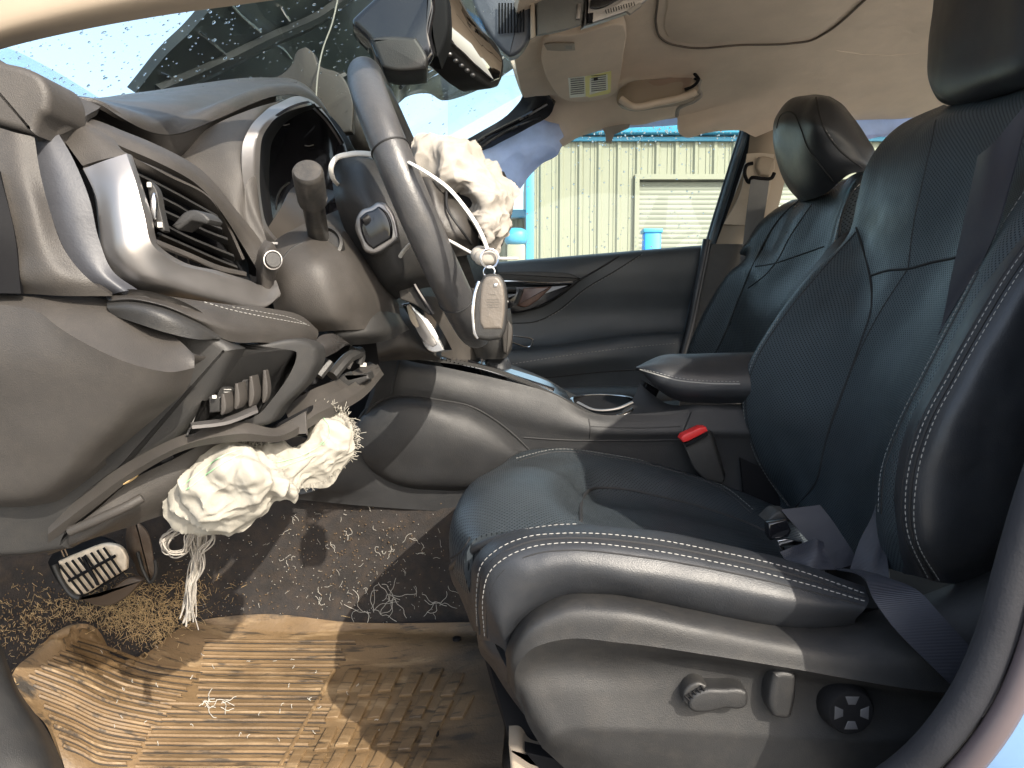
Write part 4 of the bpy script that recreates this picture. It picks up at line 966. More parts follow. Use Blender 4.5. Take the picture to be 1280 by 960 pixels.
# centre dash end: stitched cheek and silver trim end
D('centre_cheek', shell(surf([[(462,420,1.12),(480,395,1.14),(500,385,1.16),(520,395,1.18),(548,430,1.2)], [(466,430,1.08),(490,410,1.09),(510,405,1.10),(530,415,1.12),(552,440,1.15)], [(470,440,1.08),(495,432,1.08),(515,432,1.09),(535,440,1.10),(550,448,1.12)], [(475,452,1.12),(500,450,1.12),(520,450,1.12),(535,450,1.13),(545,452,1.15)]], 24, 24), .005), 'dash')
D('cheek_stitching', join([tube(Ps([(486+i*3.2, 397+i*2.6, 1.105-.0005*i), (488+i*3.2, 398.6+i*2.6, 1.105)]), .0007, 5) for i in range(14)]), 'black', kind='stuff')
D('centre_trim_bezel', slab(outline([(501,380),(501,380),(512,378),(530,395),(553,432),(556,438),(540,440),(537,439),(520,412)], 1.07), (.01, .01, 0), .002), 'chrome')
D('centre_trim_insert', slab(outline([(509,384),(513,384),(528,400),(546,431),(541,434),(534,430)], 1.064), (0, .004, 0), .001), 'satin')
D('trim_vane', slab(outline([(508,383),(512,380),(519,395),(524,408),(520,410),(515,404)], 1.06), (0, .003, 0), .001), mat('tan_vane', (.42, .36, .28), .35))
D('centre_stack_side', shell(surf([[(530,370,1.25),(560,372,1.3),(600,376,1.35)], [(535,385,1.25),(560,388,1.3),(600,392,1.35)], [(545,415,1.25),(565,418,1.3),(600,425,1.35)], [(552,445,1.25),(570,450,1.3),(600,455,1.35)]], 12, 14), .004), 'dash')
# passenger side of the dash
D('far_dash', shell(surf([[(380,140,1.5),(430,150,1.6),(500,195,1.8),(560,230,2.0),(590,250,2.06)], [(420,200,1.3),(470,250,1.5),(530,290,1.7),(580,305,1.9),(615,312,2.04)],
    [(440,290,1.25),(500,330,1.45),(550,345,1.65),(590,350,1.9),(625,352,2.04)], [(470,380,1.25),(520,400,1.45),(570,410,1.65),(600,415,1.9),(630,420,2.04)], [(500,450,1.4),(540,470,1.5),(580,480,1.65),(610,485,1.9),(635,490,2.04)]], 30, 30), .01), 'dash_dark')
# ------------------------------------------------------------------ steering wheel
wc_ = W(-.117, 1.0, .146); WY = np.array([0, 1.0, 0]); WU = np.array([-.385, 0, .923]); WN = np.array([.923, 0, .385])
wheel = emp('steering_wheel', wc_, 'leather steering wheel seen edge on with its burst airbag hanging out', 'steering wheel')
t = np.linspace(0, 2*np.pi, 96, endpoint=False)
ring = wc_ + .176 * (np.cos(t)[:, None] * WY + np.sin(t)[:, None] * WU)
obj('rim', tube(ring, .0225, 24, closed=True, flat=.92), M['wheel'], wheel)
rs = []
for a in (math.radians(180 + -14), math.radians(180 + 48), math.radians(-30), math.radians(14)):
    c = wc_ + .176 * (math.cos(a) * WY + math.sin(a) * WU); T_ = -math.sin(a) * WY + math.cos(a) * WU; Rr = math.cos(a) * WY + math.sin(a) * WU
    rs.append(tube(np.array([c + (math.cos(b) * WN * .0211 + math.sin(b) * Rr * .0229) for b in np.linspace(0, 2*np.pi, 30, endpoint=False)]), .0010, 5, closed=True))
for q_ in rs: obj('rim_seam', q_, M['seam'], wheel)
def spoke(a, w, off):
    Rr = math.cos(a) * WY + math.sin(a) * WU; T_ = -math.sin(a) * WY + math.cos(a) * WU
    rows = []
    for rr in (.172, .13, .09, .05):
        ww = w * (1 + (.172 - rr) * 4)
        rows.append([wc_ + Rr * rr + T_ * k * ww + WN * (off * (.172 - rr) / .12 - (.0 if abs(k) < .6 else .012)) for k in (-1, -.7, 0, .7, 1)])
    return shell(surf(rows, 16, 16, world=True), .018, face_cam=False)
# hub back cover, drawn from the photo outline around the hub centre
hub = surf([[(416,212,1.0),(425,200,1.0),(445,196,1.0),(470,200,1.02),(500,205,1.05),(530,215,1.08)],
            [(416,232,.95),(428,218,.93),(450,212,.92),(478,214,.93),(505,225,.97),(540,235,1.02)],
            [(420,255,.93),(434,245,.90),(455,240,.89),(485,242,.90),(515,250,.93),(550,258,.98)],
            [(430,285,.93),(445,278,.90),(468,275,.88),(495,275,.89),(525,280,.92),(565,285,.97)],
            [(448,320,.93),(465,315,.90),(485,310,.89),(510,310,.90),(535,312,.92),(580,312,.97)],
            [(468,355,.95),(480,352,.92),(500,345,.91),(520,340,.92),(545,340,.94),(590,340,.98)],
            [(490,380,1.0),(500,372,.98),(515,365,.97),(530,360,.97),(555,360,.98),(595,360,1.02)]], 50, 50)
hb = obj('hub_cover', shell(hub, .01), M['dash_dark'], wheel)
obj('control_pad_bezel', slab(outline([(445,272),(451,262),(462,258),(472,252),(480,253),(488,262),(497,290),(498,298),(488,306),(463,317),(457,315),(449,300),(443,284)], .878), (0, .02, 0), .004), M['satin'], wheel)
obj('control_pad', slab(outline([(449,272),(457,265),(466,262),(473,257),(480,262),(490,290),(489,297),(466,311),(459,306),(451,290)], .872), (0, .01, 0), .003), M['gloss'], wheel)
# driver side face of the hub: torn cover
tc_ = surf([[(512,200,.93),(530,205,.94),(548,215,.97),(575,225,1.03),(612,208,1.12),(630,215,1.16)],
            [(520,240,.92),(540,235,.90),(560,240,.93),(590,240,1.0),(620,235,1.1),(640,240,1.14)],
            [(530,275,.92),(548,270,.89),(570,268,.90),(595,268,.96),(622,265,1.06),(640,265,1.10)],
            [(540,305,.92),(560,298,.89),(580,295,.90),(603,292,.95),(622,295,1.02),(630,300,1.06)],
            [(548,335,.94),(565,322,.92),(585,318,.93),(600,312,.96),(612,315,1.0),(620,320,1.04)]], 40, 36)
obj('torn_hub_face', shell(tc_, .012, disp=gnoise(tc_, 25, .003)), M['dash_soft'], wheel)
obj('cover_seam', tube(cr(Ps([(560,225,.92),(558,245,.905),(560,262,.89),(575,285,.885),(590,305,.92)]), 30), .0016, 6), M['seam'], wheel)
obj('cover_hollow', ellipsoid(P(590, 262, .955), (.035, .03, .05)), M['black'], wheel)
obj('torn_flap', ellipsoid(P(611, 212, 1.06), (.022, .03, .008), R=np.array([[.8,0,.6],[0,1,0],[-.6,0,.8]])), M['dash_dark'], wheel)
obj('paddle_shifter', slab(outline([(497,350),(498,342),(503,336),(508,340),(520,365),(540,392),(536,394),(520,382),(500,374)], .95), (.0, .012, 0), .002), M['dash'], wheel)
obj('paddle_edge', tube(cr(Ps([(500,338,.945),(507,338,.945),(520,360,.945),(541,393,.945)]), 24), .003, 8), M['gloss'], wheel)
obj('spoke_bracket', slab(outline([(475,344),(497,340),(499,352),(485,358)], .94), (0, .02, 0), .003), M['gloss'], wheel)
# ------------------------------------------------------------------ driver airbag: crumpled cloth
def crumple(rows, nu, nv, amp, sc, seed, th=.003, fold=0.5):
    G = surf(rows, nu, nv)
    d_ = clothfold(G, sc * .6, amp * 1.1, seed) + clothfold(G, sc * 1.3, amp * .5, seed + 3) + clothfold(G, sc * 3, amp * .12, seed + 8) + gnoise(G, sc * .5, amp, 2, seed + 5)
    return G, d_
ab = emp('driver_airbag', P(590, 240, .98), 'crumpled cream airbag cloth bursting out of the steering wheel hub', 'airbag')
r1 = [[(514,178,.96),(525,172,.98),(545,172,1.0),(565,175,1.02),(590,180,1.06),(597,188,1.08)],
      [(515,192,.95),(530,182,.94),(550,180,.94),(570,182,.95),(598,192,1.0),(606,200,1.05)],
      [(522,208,.94),(538,195,.92),(555,190,.91),(575,195,.92),(605,208,.98),(625,212,1.03)],
      [(530,222,.93),(545,212,.91),(560,205,.90),(582,208,.905),(612,222,.95),(640,228,1.02)],
      [(535,232,.94),(548,228,.92),(562,222,.90),(590,222,.90),(618,236,.93),(641,250,1.0)],
      [(540,240,.95),(552,234,.93),(570,228,.91),(592,234,.90),(620,255,.92),(642,270,.98)],
      [(552,240,.96),(575,232,.93),(586,240,.91),(598,252,.90),(622,272,.91),(638,285,.97)],
      [(588,245,.96),(586,255,.93),(590,262,.91),(602,270,.90),(622,288,.91),(632,298,.96)],
      [(583,262,.95),(583,272,.92),(590,280,.91),(604,285,.90),(618,300,.92),(628,312,.96)],
      [(590,285,.95),(592,290,.92),(598,296,.91),(606,302,.91),(614,318,.93),(624,328,.97)]]
G, d_ = crumple(r1, 130, 170, .010, 26, 3.0)
NO_RECALC.add('bag_cloth')
obj('bag_cloth', shell(G, .0022, disp=d_), M['airbag'], ab)
# ------------------------------------------------------------------ white tie around the wheel
tie = emp('white_cable_tie', P(600, 320, .80), 'long white nylon tie looped round the steering wheel and holding the key', 'cable tie')
loops = [([(424,232,.93),(416,222,.91),(414,208,.90),(420,198,.90),(436,193,.90),(465,193,.89),(480,196,.88)], .0032),
         ([(505,200,.82),(520,208,.80),(540,220,.79),(560,235,.785),(580,258,.78),(598,285,.78),(608,308,.785),(612,322,.79)], .0030),
         ([(552,296,.86),(566,303,.84),(582,312,.82),(598,320,.80),(612,323,.79),(630,323,.79),(646,323,.80)], .0026),
         ([(517,303,.84),(508,310,.88),(500,322,.90),(498,336,.91)], .0028)]
for l, w in loops: obj('tie_strap', tube(cr(Ps(l), 50), w, 8, flat=.6), M['white_tie'], tie)
obj('tie_knot', join([ellipsoid(P(608, 322, .79), (.013, .010, .009), p=.8), ellipsoid(P(600, 318, .795), (.010, .01, .009))]), M['airbag'], tie)
# ------------------------------------------------------------------ key fob
key = emp('key_fob', P(610, 385, .775), 'grey smart key fob with silver edge hanging from the white tie by two rings', 'key')
def ringt(c, r, w, tilt=0.0, k=40):
    a = np.linspace(0, 2*np.pi, k, endpoint=False)
    pts = np.stack([c[0] + r * np.cos(a) * math.cos(tilt), c[1] + r * np.cos(a) * math.sin(tilt), c[2] + r * np.sin(a)], 1)
    return tube(pts, w, 6, closed=True)
obj('key_ring', join([ringt(P(612, 323, .775), .0098, .0008, .2), ringt(P(612, 323, .777), .0092, .0008, .35)]), M['chrome'], key)
obj('small_ring', ringt(P(611.5, 340, .775), .0058, .0009, .1), M['chrome'], key)
fo = [(601,350),(604,344),(612,342),(624,343),(630,350),(634,368),(634,395),(631,415),(626,424),(610,426),(597,424),(592,416),(590,395),(592,370),(596,356)]
obj('fob_body', slab(outline(fo, .770), (0, .013, 0), .005, seg=5), M['dash_dark'], key)
fi = [(603,352),(606,347),(612,345),(622,346),(627,352),(631,370),(631,392),(628,412),(604,412),(600,405),(599,390),(600,368)]
obj('fob_face', slab(outline(fi, .7685), (0, .006, 0), .0035, seg=4), mat('fob_brown', (.10, .086, .072), .4, bump=.3, dust=.1), key)
obj('silver_edge', tube(cr(Ps([(599,352,.771),(594,366,.770),(591.5,385,.769),(591.5,402,.769),(594,417,.770),(597,422,.772)]), 30), .0024, 10), M['chrome'], key)
obj('fob_logo_stud', box(P(619.5, 356.5, .768), (.0035, .0016, .0035), bev=.0006), M['chrome'], key)
obj('fob_print', join([box(P(616, 368 + i * 3.2, .7683), (w, .0004, .0006)) for i, w in enumerate((.006, 0.0001, .012, .013, .012, .012))]), mat('fob_text_grey', (.08, .07, .06), .6), key, kind='stuff')
# ------------------------------------------------------------------ centre console
con = emp('centre_console', W(.2, 1.38, -.4), 'dark centre console between the seats with shifter plate, cup holders and padded armrest', 'console')
def K(name, vf, m, label=None, **k): return obj(name, vf, M[m] if isinstance(m, str) else m, con, label=label, **k)
K('console_flank', shell(surf([[(475,420,1.20),(500,446,1.235),(560,460,1.25),(620,473,1.255),(690,492,1.26),(742,518,1.265),(800,518,1.27),(860,515,1.27),(960,512,1.27)],
    [(470,460,1.19),(500,455,1.225),(560,472,1.24),(620,487,1.245),(690,508,1.25),(742,527,1.255),(800,530,1.26),(860,530,1.26),(960,530,1.26)],
    [(468,490,1.19),(500,480,1.22),(560,495,1.235),(620,512,1.24),(690,530,1.245),(742,540,1.25),(800,542,1.255),(860,540,1.255),(960,542,1.255)],
    [(460,510,1.20),(500,500,1.225),(560,505,1.24),(610,525,1.245),(690,545,1.25),(742,548,1.255),(800,549,1.26),(860,549,1.26),(960,550,1.26)],
    [(440,560,1.21),(500,560,1.23),(560,560,1.245),(620,562,1.25),(690,565,1.255),(742,568,1.26),(800,570,1.265),(860,572,1.265),(960,575,1.27)],
    [(400,610,1.21),(470,612,1.23),(560,615,1.245),(620,620,1.25),(690,625,1.255),(742,630,1.26),(800,635,1.265),(860,640,1.265),(960,645,1.27)],
    [(350,622,1.22),(450,632,1.235),(560,640,1.25),(620,645,1.255),(690,650,1.26),(742,655,1.26),(800,660,1.265),(860,665,1.265),(960,670,1.27)]], 90, 60), .01), 'console')
TF = bvh(bpy.data.objects['console_flank'])
K('knee_panel', shell(surf([[(440,540,1.225),(455,512,1.225),(480,497,1.23),(510,494,1.235),(550,500,1.24),(585,506,1.245),(615,522,1.25),(645,545,1.255),(664,562,1.258)],
    [(442,545,1.205),(460,518,1.20),(485,503,1.20),(515,500,1.205),(550,506,1.212),(583,513,1.22),(612,530,1.225),(640,552,1.235),(660,565,1.25)],
    [(450,560,1.20),(475,548,1.19),(505,540,1.188),(540,540,1.19),(575,545,1.195),(605,555,1.205),(625,565,1.215),(645,572,1.23),(658,574,1.25)],
    [(455,575,1.205),(480,580,1.20),(510,580,1.20),(540,580,1.20),(575,580,1.205),(605,580,1.212),(625,582,1.22),(645,582,1.235),(655,582,1.25)],
    [(462,585,1.215),(490,600,1.215),(515,605,1.215),(545,607,1.22),(575,608,1.225),(605,606,1.23),(625,600,1.24),(642,592,1.245),(652,588,1.255)],
    [(466,592,1.235),(494,606,1.24),(518,611,1.24),(548,613,1.245),(578,613,1.245),(605,610,1.25),(625,604,1.255),(642,596,1.26),(650,592,1.262)]], 60, 50), .006), 'console', label='rounded padded knee panel on the console side')
for s_ in ([seam(TF, [(500,447),(494,470),(490,492)], .0028), seam(TF, [(736,524),(738,540),(737,548)], .0014), seam(TF, [(655,547),(700,550),(780,551),(850,550)], .0016), seam(TF, [(868,505),(850,550)], .0014),
    seam(TF, [(738,533),(800,535),(850,533)], .0010)]): K('panel_line', s_, 'seam')
K('knee_panel_edge', seam(bvh(bpy.data.objects['knee_panel'], bpy.data.objects['console_flank']), [(443,538),(457,512),(482,498),(511,495),(551,501),(586,507),(616,523),(645,546),(661,562)], .0020, lift=.0005), 'seam')
K('console_top', shell(surf([[(495,442,1.25),(545,448,1.27),(600,456,1.27),(660,476,1.27),(710,500,1.27),(745,517,1.27),(800,517,1.27),(860,512,1.27)],
    [(500,440,1.30),(550,447,1.33),(605,455,1.33),(665,476,1.33),(712,500,1.33),(750,518,1.33),(800,520,1.33),(850,515,1.33)],
    [(520,430,1.45),(570,438,1.50),(620,450,1.50),(680,472,1.50),(720,494,1.50),(750,502,1.50),(800,504,1.50),(850,500,1.50)]], 60, 20), .006), 'dash_dark')
K('shifter_plate', shell(surf([[(543,447,1.272),(575,453,1.272),(610,461,1.272),(650,475,1.272),(690,490,1.272),(716,503,1.272)], [(552,443,1.32),(582,448,1.33),(615,455,1.33),(655,466,1.33),(688,478,1.33),(706,488,1.33)]], 30, 8), .004), 'chrome')
K('shifter_slot', join([tube(Ps([(585+i*12, 451+i*3.9, 1.29), (597+i*12, 455+i*3.9, 1.29)]), .0042, 8, flat=.5) for i in range(9)]), 'gloss')
K('glossy_storage_tray', slab(outline([(545,447),(590,452),(600,436),(570,425),(548,430)], 1.42), (.02, .03, -.03), .002), 'gloss')
K('tray_slats', join([tube(Ps([(556+i*5, 444+i*1.3, 1.285), (553+i*5, 449+i*1.3, 1.27)]), .0012, 5) for i in range(9)]), 'chrome')
# cup holder
a = np.linspace(0, 2*np.pi, 48, endpoint=False); cc_ = P(757, 509, 1.37)
el = np.stack([cc_[0] + .060 * np.cos(a), cc_[1] + .055 * np.sin(a), cc_[2] + .004 * np.cos(a)], 1)
cr_px = [(714,500,1.33),(720,511,1.30),(742,521,1.285),(770,521,1.285),(790,513,1.30),(797,504,1.33),(787,497,1.38),(757,494,1.40),(728,495,1.38)]
K('cup_holder_ring', tube(cr(Ps(cr_px), 50, closed=True), .0042, 10, closed=True, flat=.6), 'chrome')
K('cup_holder_pit', slab(outline([(x, y, d_ + .004) for x, y, d_ in cr_px]), (0, .01, -.03), 0), 'black')
K('cup_holder_well', lathe(cc_ + np.array([0, 0, -.001]), (0, 0, 1), [(.056, 0.003), (.055, -.01), (.05, -.06), (.0, -.06)], k=32), 'black')
K('cup_divider', tube(cr(Ps([(722,503,1.31),(742,512,1.295),(770,511,1.295),(790,503,1.31)]), 30), .0045, 8, flat=.5), 'satin')
K('cup_holder_lid', ellipsoid(P(740, 500, 1.45), (.055, .045, .008)), 'door')
K('armrest_support', shell(surf([[(800,480,1.33),(812,490,1.32),(835,505,1.30),(865,506,1.28),(930,505,1.28)], [(790,500,1.32),(805,508,1.30),(830,515,1.28),(862,517,1.272),(930,515,1.27)], [(775,517,1.30),(800,520,1.28),(830,525,1.27),(860,527,1.268),(930,525,1.268)]], 24, 14), .008), 'console')
ar = K('armrest_pad', shell(surf([[(800,462,1.52),(830,447,1.52),(870,444,1.52),(920,444,1.52),(1000,444,1.52)],
    [(798,460,1.42),(825,448,1.42),(870,446,1.42),(920,446,1.42),(1000,446,1.42)],
    [(796,459,1.32),(822,450,1.30),(870,449,1.29),(920,449,1.285),(1000,449,1.285)],
    [(797,461,1.29),(820,464,1.262),(845,469,1.252),(880,473,1.25),(925,474,1.25),(1000,474,1.25)],
    [(800,464,1.29),(818,476,1.262),(843,487,1.25),(880,490,1.245),(925,490,1.245),(1000,490,1.245)],
    [(804,468,1.31),(820,485,1.285),(845,500,1.27),(880,504,1.265),(925,504,1.265),(1000,504,1.265)]], 50, 40), .008), 'leather', label='padded leather armrest with dark stitching')
TA = bvh(ar)
K('armrest_stitching', join([stitches(TA, [(805,462),(822,466),(845,472),(880,476),(925,477)], r=.0006), seam(TA, [(800,462),(820,468),(845,475),(880,479),(925,480)], .0015)]), 'thread', kind='stuff')
K('armrest_neck', slab(outline([(808,478),(825,488),(815,510),(800,500)], 1.33), (0, .06, 0), .004), 'gloss')
# gear lever
gl = emp('gear_lever', W(-.03, 1.38, -.1), 'leather booted gear lever standing on the console just behind the key', 'gear lever')
obj('lever_boot', shell(surf([[(601,468,1.34),(612,474,1.30),(628,474,1.30),(640,466,1.34)], [(605,455,1.345),(612,455,1.315),(628,455,1.315),(637,450,1.345)], [(608,446,1.35),(613,446,1.325),(627,446,1.325),(634,446,1.35)]], 16, 12), .02), M['leather'], gl)
obj('boot_trim', tube(cr(Ps([(603,462,1.33),(604,447,1.33),(614,446,1.32),(633,447,1.33),(632,460,1.33)]), 24), .0016, 6), M['chrome'], gl)
obj('lever_knob', shell(surf([[(596,447,1.33),(612,449,1.30),(630,448,1.30),(640,436,1.33)], [(590,430,1.33),(612,436,1.29),(632,430,1.29),(641,415,1.33)], [(590,415,1.33),(612,420,1.29),(632,412,1.29),(640,400,1.33)], [(600,398,1.34),(615,395,1.31),(630,390,1.31),(638,385,1.34)]], 20, 20), .04), M['dash_dark'], gl)
obj('knob_side', slab(outline([(629,412),(635,400),(639,405),(640,425),(634,444),(629,440)], 1.275), (0, .01, 0), .003), M['dash'], gl)
# belt buckle of the driver seat
bb = emp('red_seat_belt_buckle', P(880, 575, 1.2), 'black seat belt buckle with red release button beside the console', 'belt buckle')
obj('buckle_body', slab(outline([(853,554),(886,541),(890,545),(906,598),(903,605),(880,600),(866,585)], 1.22, sm=False), (.01, .03, 0), .004), M['dash_dark'], bb)
obj('release_button', slab(outline([(851,549),(854,544),(876,534),(883,534),(885,539),(860,552),(854,553)], 1.212, sm=False), (0, .025, 0), .002), M['red'], bb)
obj('buckle_slot', slab(outline([(856,555),(884,541),(886,544),(858,559)], 1.211, sm=False), (0, .005, 0), .0005), M['black'], bb)

# ------------------------------------------------------------------ passenger door
pd_ = emp('passenger_door', W(.2, 2.1, -.3), 'dark passenger door skin with silver trim strip and armrest on the far side', 'car door')
def Q(name, vf, m, label=None, **k): return obj(name, vf, M[m] if isinstance(m, str) else m, pd_, label=label, **k)
ds = Q('door_skin', shell(surf([[(540,334,2.14),(640,326,2.14),(700,321,2.14),(760,316,2.14),(820,311,2.14),(884,306,2.14)],
    [(540,338,2.09),(640,330,2.09),(700,325,2.09),(760,320,2.09),(820,315,2.09),(882,310,2.09)],
    [(540,350,2.07),(640,350,2.07),(700,345,2.07),(750,335,2.08),(820,335,2.08),(878,330,2.08)],
    [(540,380,2.10),(640,378,2.10),(690,370,2.09),(740,362,2.085),(820,360,2.085),(872,358,2.085)],
    [(540,410,2.10),(640,405,2.10),(690,405,2.10),(740,400,2.10),(820,395,2.10),(865,392,2.10)],
    [(540,432,2.08),(640,432,2.08),(690,430,2.08),(740,422,2.08),(820,414,2.09),(860,412,2.09)],
    [(540,440,2.03),(640,441,2.03),(690,438,2.03),(740,430,2.04),(820,420,2.05),(855,420,2.06)],
    [(540,458,2.02),(640,460,2.02),(690,457,2.02),(740,450,2.03),(820,442,2.04),(852,440,2.05)],
    [(540,472,2.04),(640,474,2.04),(690,472,2.04),(740,467,2.05),(820,460,2.05),(850,458,2.06)],
    [(540,520,2.07),(640,520,2.07),(690,520,2.07),(740,515,2.07),(820,510,2.07),(850,508,2.07)],
    [(540,640,2.07),(640,640,2.07),(690,640,2.07),(740,640,2.07),(820,640,2.07),(850,640,2.07)]], 60, 80), .01), 'door')
TD = bvh(ds)
Q('door_creases', join([seam(TD, [(774,320),(750,335),(728,348),(700,370),(680,382),(640,391)], .0028), seam(TD, [(632,470),(680,472),(740,466),(800,462),(850,460)], .002), seam(TD, [(801,318),(770,338),(730,362),(695,390),(670,402),(640,404)], .0018)]), 'seam')
Q('door_stitching', join([stitches(TD, [(803,318),(772,338),(732,362),(697,390),(672,402)], r=.0008, ln=.006, step=.010), stitches(TD, [(640,455),(690,447),(740,440),(800,433),(846,429)], r=.0008, ln=.006, step=.010)]), 'thread', kind='stuff')
Q('upper_trim_insert', slab(outline([(600,340),(640,339),(690,340),(712,342),(726,348),(718,352),(640,351),(600,351)], 2.06), (0, .01, 0), .003), 'dash_dark')
Q('silver_strip', tube(cr(Ps([(600,352,2.05),(640,352,2.05),(690,354,2.05),(716,353,2.05)]), 20), .0042, 8), 'chrome')
Q('handle_recess', slab(outline([(600,357),(690,357),(716,355),(700,368),(680,380),(650,390),(600,392)], 2.055), (0, .01, 0), .003), 'gloss')
Q('handle_pull', slab(outline([(646,382),(650,366),(655,360),(690,358),(682,366),(668,378),(655,384)], 2.045), (0, .012, 0), .003), mat('brown_gloss_wood', (.11, .06, .045), .2, var=.3, vscale=40))
Q('lock_lever', join([tube(Ps([(634,362,2.04),(645,362,2.04)]), .008, 8), tube(Ps([(645,380,2.04),(652,362,2.04)]), .006, 8)]), 'dash_dark')
Q('lock_glint', tube(Ps([(632,368,2.03),(634,378,2.03)]), .004, 8), 'chrome')
Q('switch_trim', tube(cr(Ps([(640,420,2.02),(650,421,2.02),(666,426,2.02),(664,432,2.02),(640,428,2.02)]), 30), .0022, 6), 'chrome')
Q('door_edge_seal', tube(cr(Ps([(884,300,2.06),(872,360,2.05),(862,410,2.05),(852,450,2.05),(848,500,2.05)]), 30), .012, 10), 'pillar_black')
# window glass and frame
pw_ = emp('passenger_window', W(.2, 2.13, .2), 'closed passenger window with water spots looking out on the warehouse', 'window')
wg = [(560,340),(560,100),(700,90),(940,150),(884,312)]
obj('window_glass', slab(Ps(wg, 2.135), (0, .004, 0), 0), M['glass2'], pw_, smooth=False)
dr = []
for i in range(520):
    px, py = rng.uniform(650, 925), rng.uniform(158, 312)
    if i % 2: py = 158 + abs(rng.normal(0, 14))
    r = rng.choice([.0009, .0014, .0019, .0027])
    v_, f_ = ellipsoid(P(px, py, 2.133), (r, r * .5, r * rng.uniform(.8, 1.4)), nu=8, nv=5); dr.append((v_, f_))
obj('water_spots', join(dr), M['drop'], pw_, kind='stuff')
# far B pillar / frames
fb = emp('passenger_pillar', W(.62, 2.08, .3), 'beige and black centre pillar behind the passenger window with belt anchor', 'door pillar')
def B(name, vf, m, label=None, **k): return obj(name, vf, M[m] if isinstance(m, str) else m, fb, label=label, **k)
B('window_frame_bar', shell(surf([[(925,160,2.10),(905,225,2.10),(885,290,2.10),(868,350,2.10),(858,400,2.10),(850,450,2.10),(846,520,2.10)], [(932,160,2.07),(911,226,2.07),(891,292,2.07),(874,352,2.07),(863,402,2.07),(854,452,2.07),(850,520,2.07)], [(939,160,2.09),(917,228,2.09),(897,294,2.09),(880,354,2.09),(869,404,2.09),(860,454,2.09),(856,520,2.09)]], 40, 10), .02), mat('blue_grey_frame', (.07, .10, .13), .35))
B('black_seal', shell(surf([[(938,160,2.10),(916,228,2.10),(896,294,2.10),(880,354,2.10),(869,404,2.10),(860,454,2.10)], [(946,162,2.09),(922,230,2.09),(903,296,2.09),(888,356,2.09),(878,406,2.09),(870,456,2.09)]], 40, 4), .01), 'pillar_black')
B('pillar_trim', shell(surf([[(940,130,2.08),(965,130,2.06),(990,130,2.06),(1010,140,2.06)], [(933,200,2.08),(950,200,2.05),(972,200,2.05),(985,210,2.06)], [(912,260,2.08),(930,262,2.05),(952,262,2.05),(972,262,2.06)], [(895,305,2.08),(915,305,2.06),(938,305,2.06),(955,306,2.07)]], 20, 26), .02), 'beige_plastic')
B('anchor_plate', shell(surf([[(934,192,2.045),(950,191,2.045),(968,193,2.045)], [(926,240,2.045),(943,240,2.045),(962,240,2.045)], [(905,280,2.045),(925,281,2.045),(948,281,2.045)]], 14, 14), .006), mat('beige_plate', (.46, .39, .31), .5))
B('lower_trim', shell(surf([[(890,305,2.07),(925,305,2.06),(960,307,2.07)], [(870,380,2.07),(900,380,2.06),(930,380,2.07)], [(855,470,2.07),(880,470,2.06),(920,470,2.07)], [(850,600,2.07),(880,600,2.06),(960,600,2.07)]], 14, 20), .02), 'dash_dark')
B('belt_anchor', slab(outline([(949,196),(953,195),(969,198),(968,214),(962,220),(950,218),(946,208)], 2.03), (0, .02, 0), .006), 'beige_plastic')
B('anchor_loop', tube(cr(Ps([(941,204,2.02),(934,206,2.02),(931,218,2.02),(936,228,2.02),(940,222,2.0),(952,223,2.0),(965,222,2.0),(968,216,2.0)]), 40), .005, 8), 'black')
fbelt = emp('passenger_seat_belt', W(.6, 2.0, .1), 'grey seat belt webbing hanging from the far pillar anchor', 'seat belt')
obj('webbing', shell(surf([[(939,223,2.0),(934,260,2.0),(928,310,2.0),(922,345,1.99),(918,400,1.97)], [(962,223,2.0),(957,260,2.0),(948,305,2.0),(938,340,1.99),(930,400,1.97)]], 30, 8), .002), mat('grey_webbing', (.16, .16, .16), .55, weave=('X', 120)), fbelt)
# rear part of the far side
rd = emp('rear_passenger_door', W(1.1, 2.1, .0), 'rear side door frame and glass beyond the passenger seat', 'car door')
obj('rear_door_skin', shell(surf([[(950,330,2.10),(1100,322,2.10),(1400,310,2.10)], [(950,420,2.08),(1100,420,2.08),(1400,420,2.08)], [(950,640,2.08),(1100,640,2.08),(1400,640,2.08)]], 20, 14), .02), M['door'], rd)
obj('rear_window_glass', slab(Ps([(968,340),(975,130),(1400,110),(1400,330)], 2.13), (0, .004, 0), 0), M['glass2'], rd, smooth=False)
# curtain airbag
ca = emp('curtain_airbag', W(.1, 2.03, .45), 'deployed pale purple curtain airbag hanging along the far roof edge and front pillar', 'airbag')
NO_RECALC.add('curtain_cloth')
G = surf([[(592,194,2.06),(620,172,2.05),(650,150,2.04),(680,136,2.03),(696,140,2.02)], [(600,205,2.04),(628,182,2.03),(655,165,2.02),(682,155,2.0),(700,160,2.0)], [(612,215,2.03),(638,200,2.02),(662,185,2.01),(688,178,2.0),(704,172,2.0)], [(628,230,2.04),(650,215,2.03),(672,200,2.02),(690,188,2.01),(700,178,2.0)], [(642,244,2.06),(656,228,2.05),(676,208,2.04),(692,192,2.03),(700,180,2.02)]], 60, 60)
obj('curtain_cloth', shell(G, .002, disp=gnoise(G, 9, .010, 2, 1) + clothfold(G, 9, .010, 2.0)), M['curtain'], ca, label='front pillar part of the purple curtain airbag')
G = surf([[(690,150,2.09),(760,140,2.09),(850,135,2.09),(960,135,2.09),(1100,125,2.09),(1400,105,2.09)], [(700,178,2.10),(740,166,2.10),(850,156,2.10),(885,152,2.10),(900,152,2.10),(1400,130,2.10)]], 60, 10)
obj('curtain_cloth', shell(G, .002, disp=gnoise(G, 12, .01)), M['curtain'], ca)
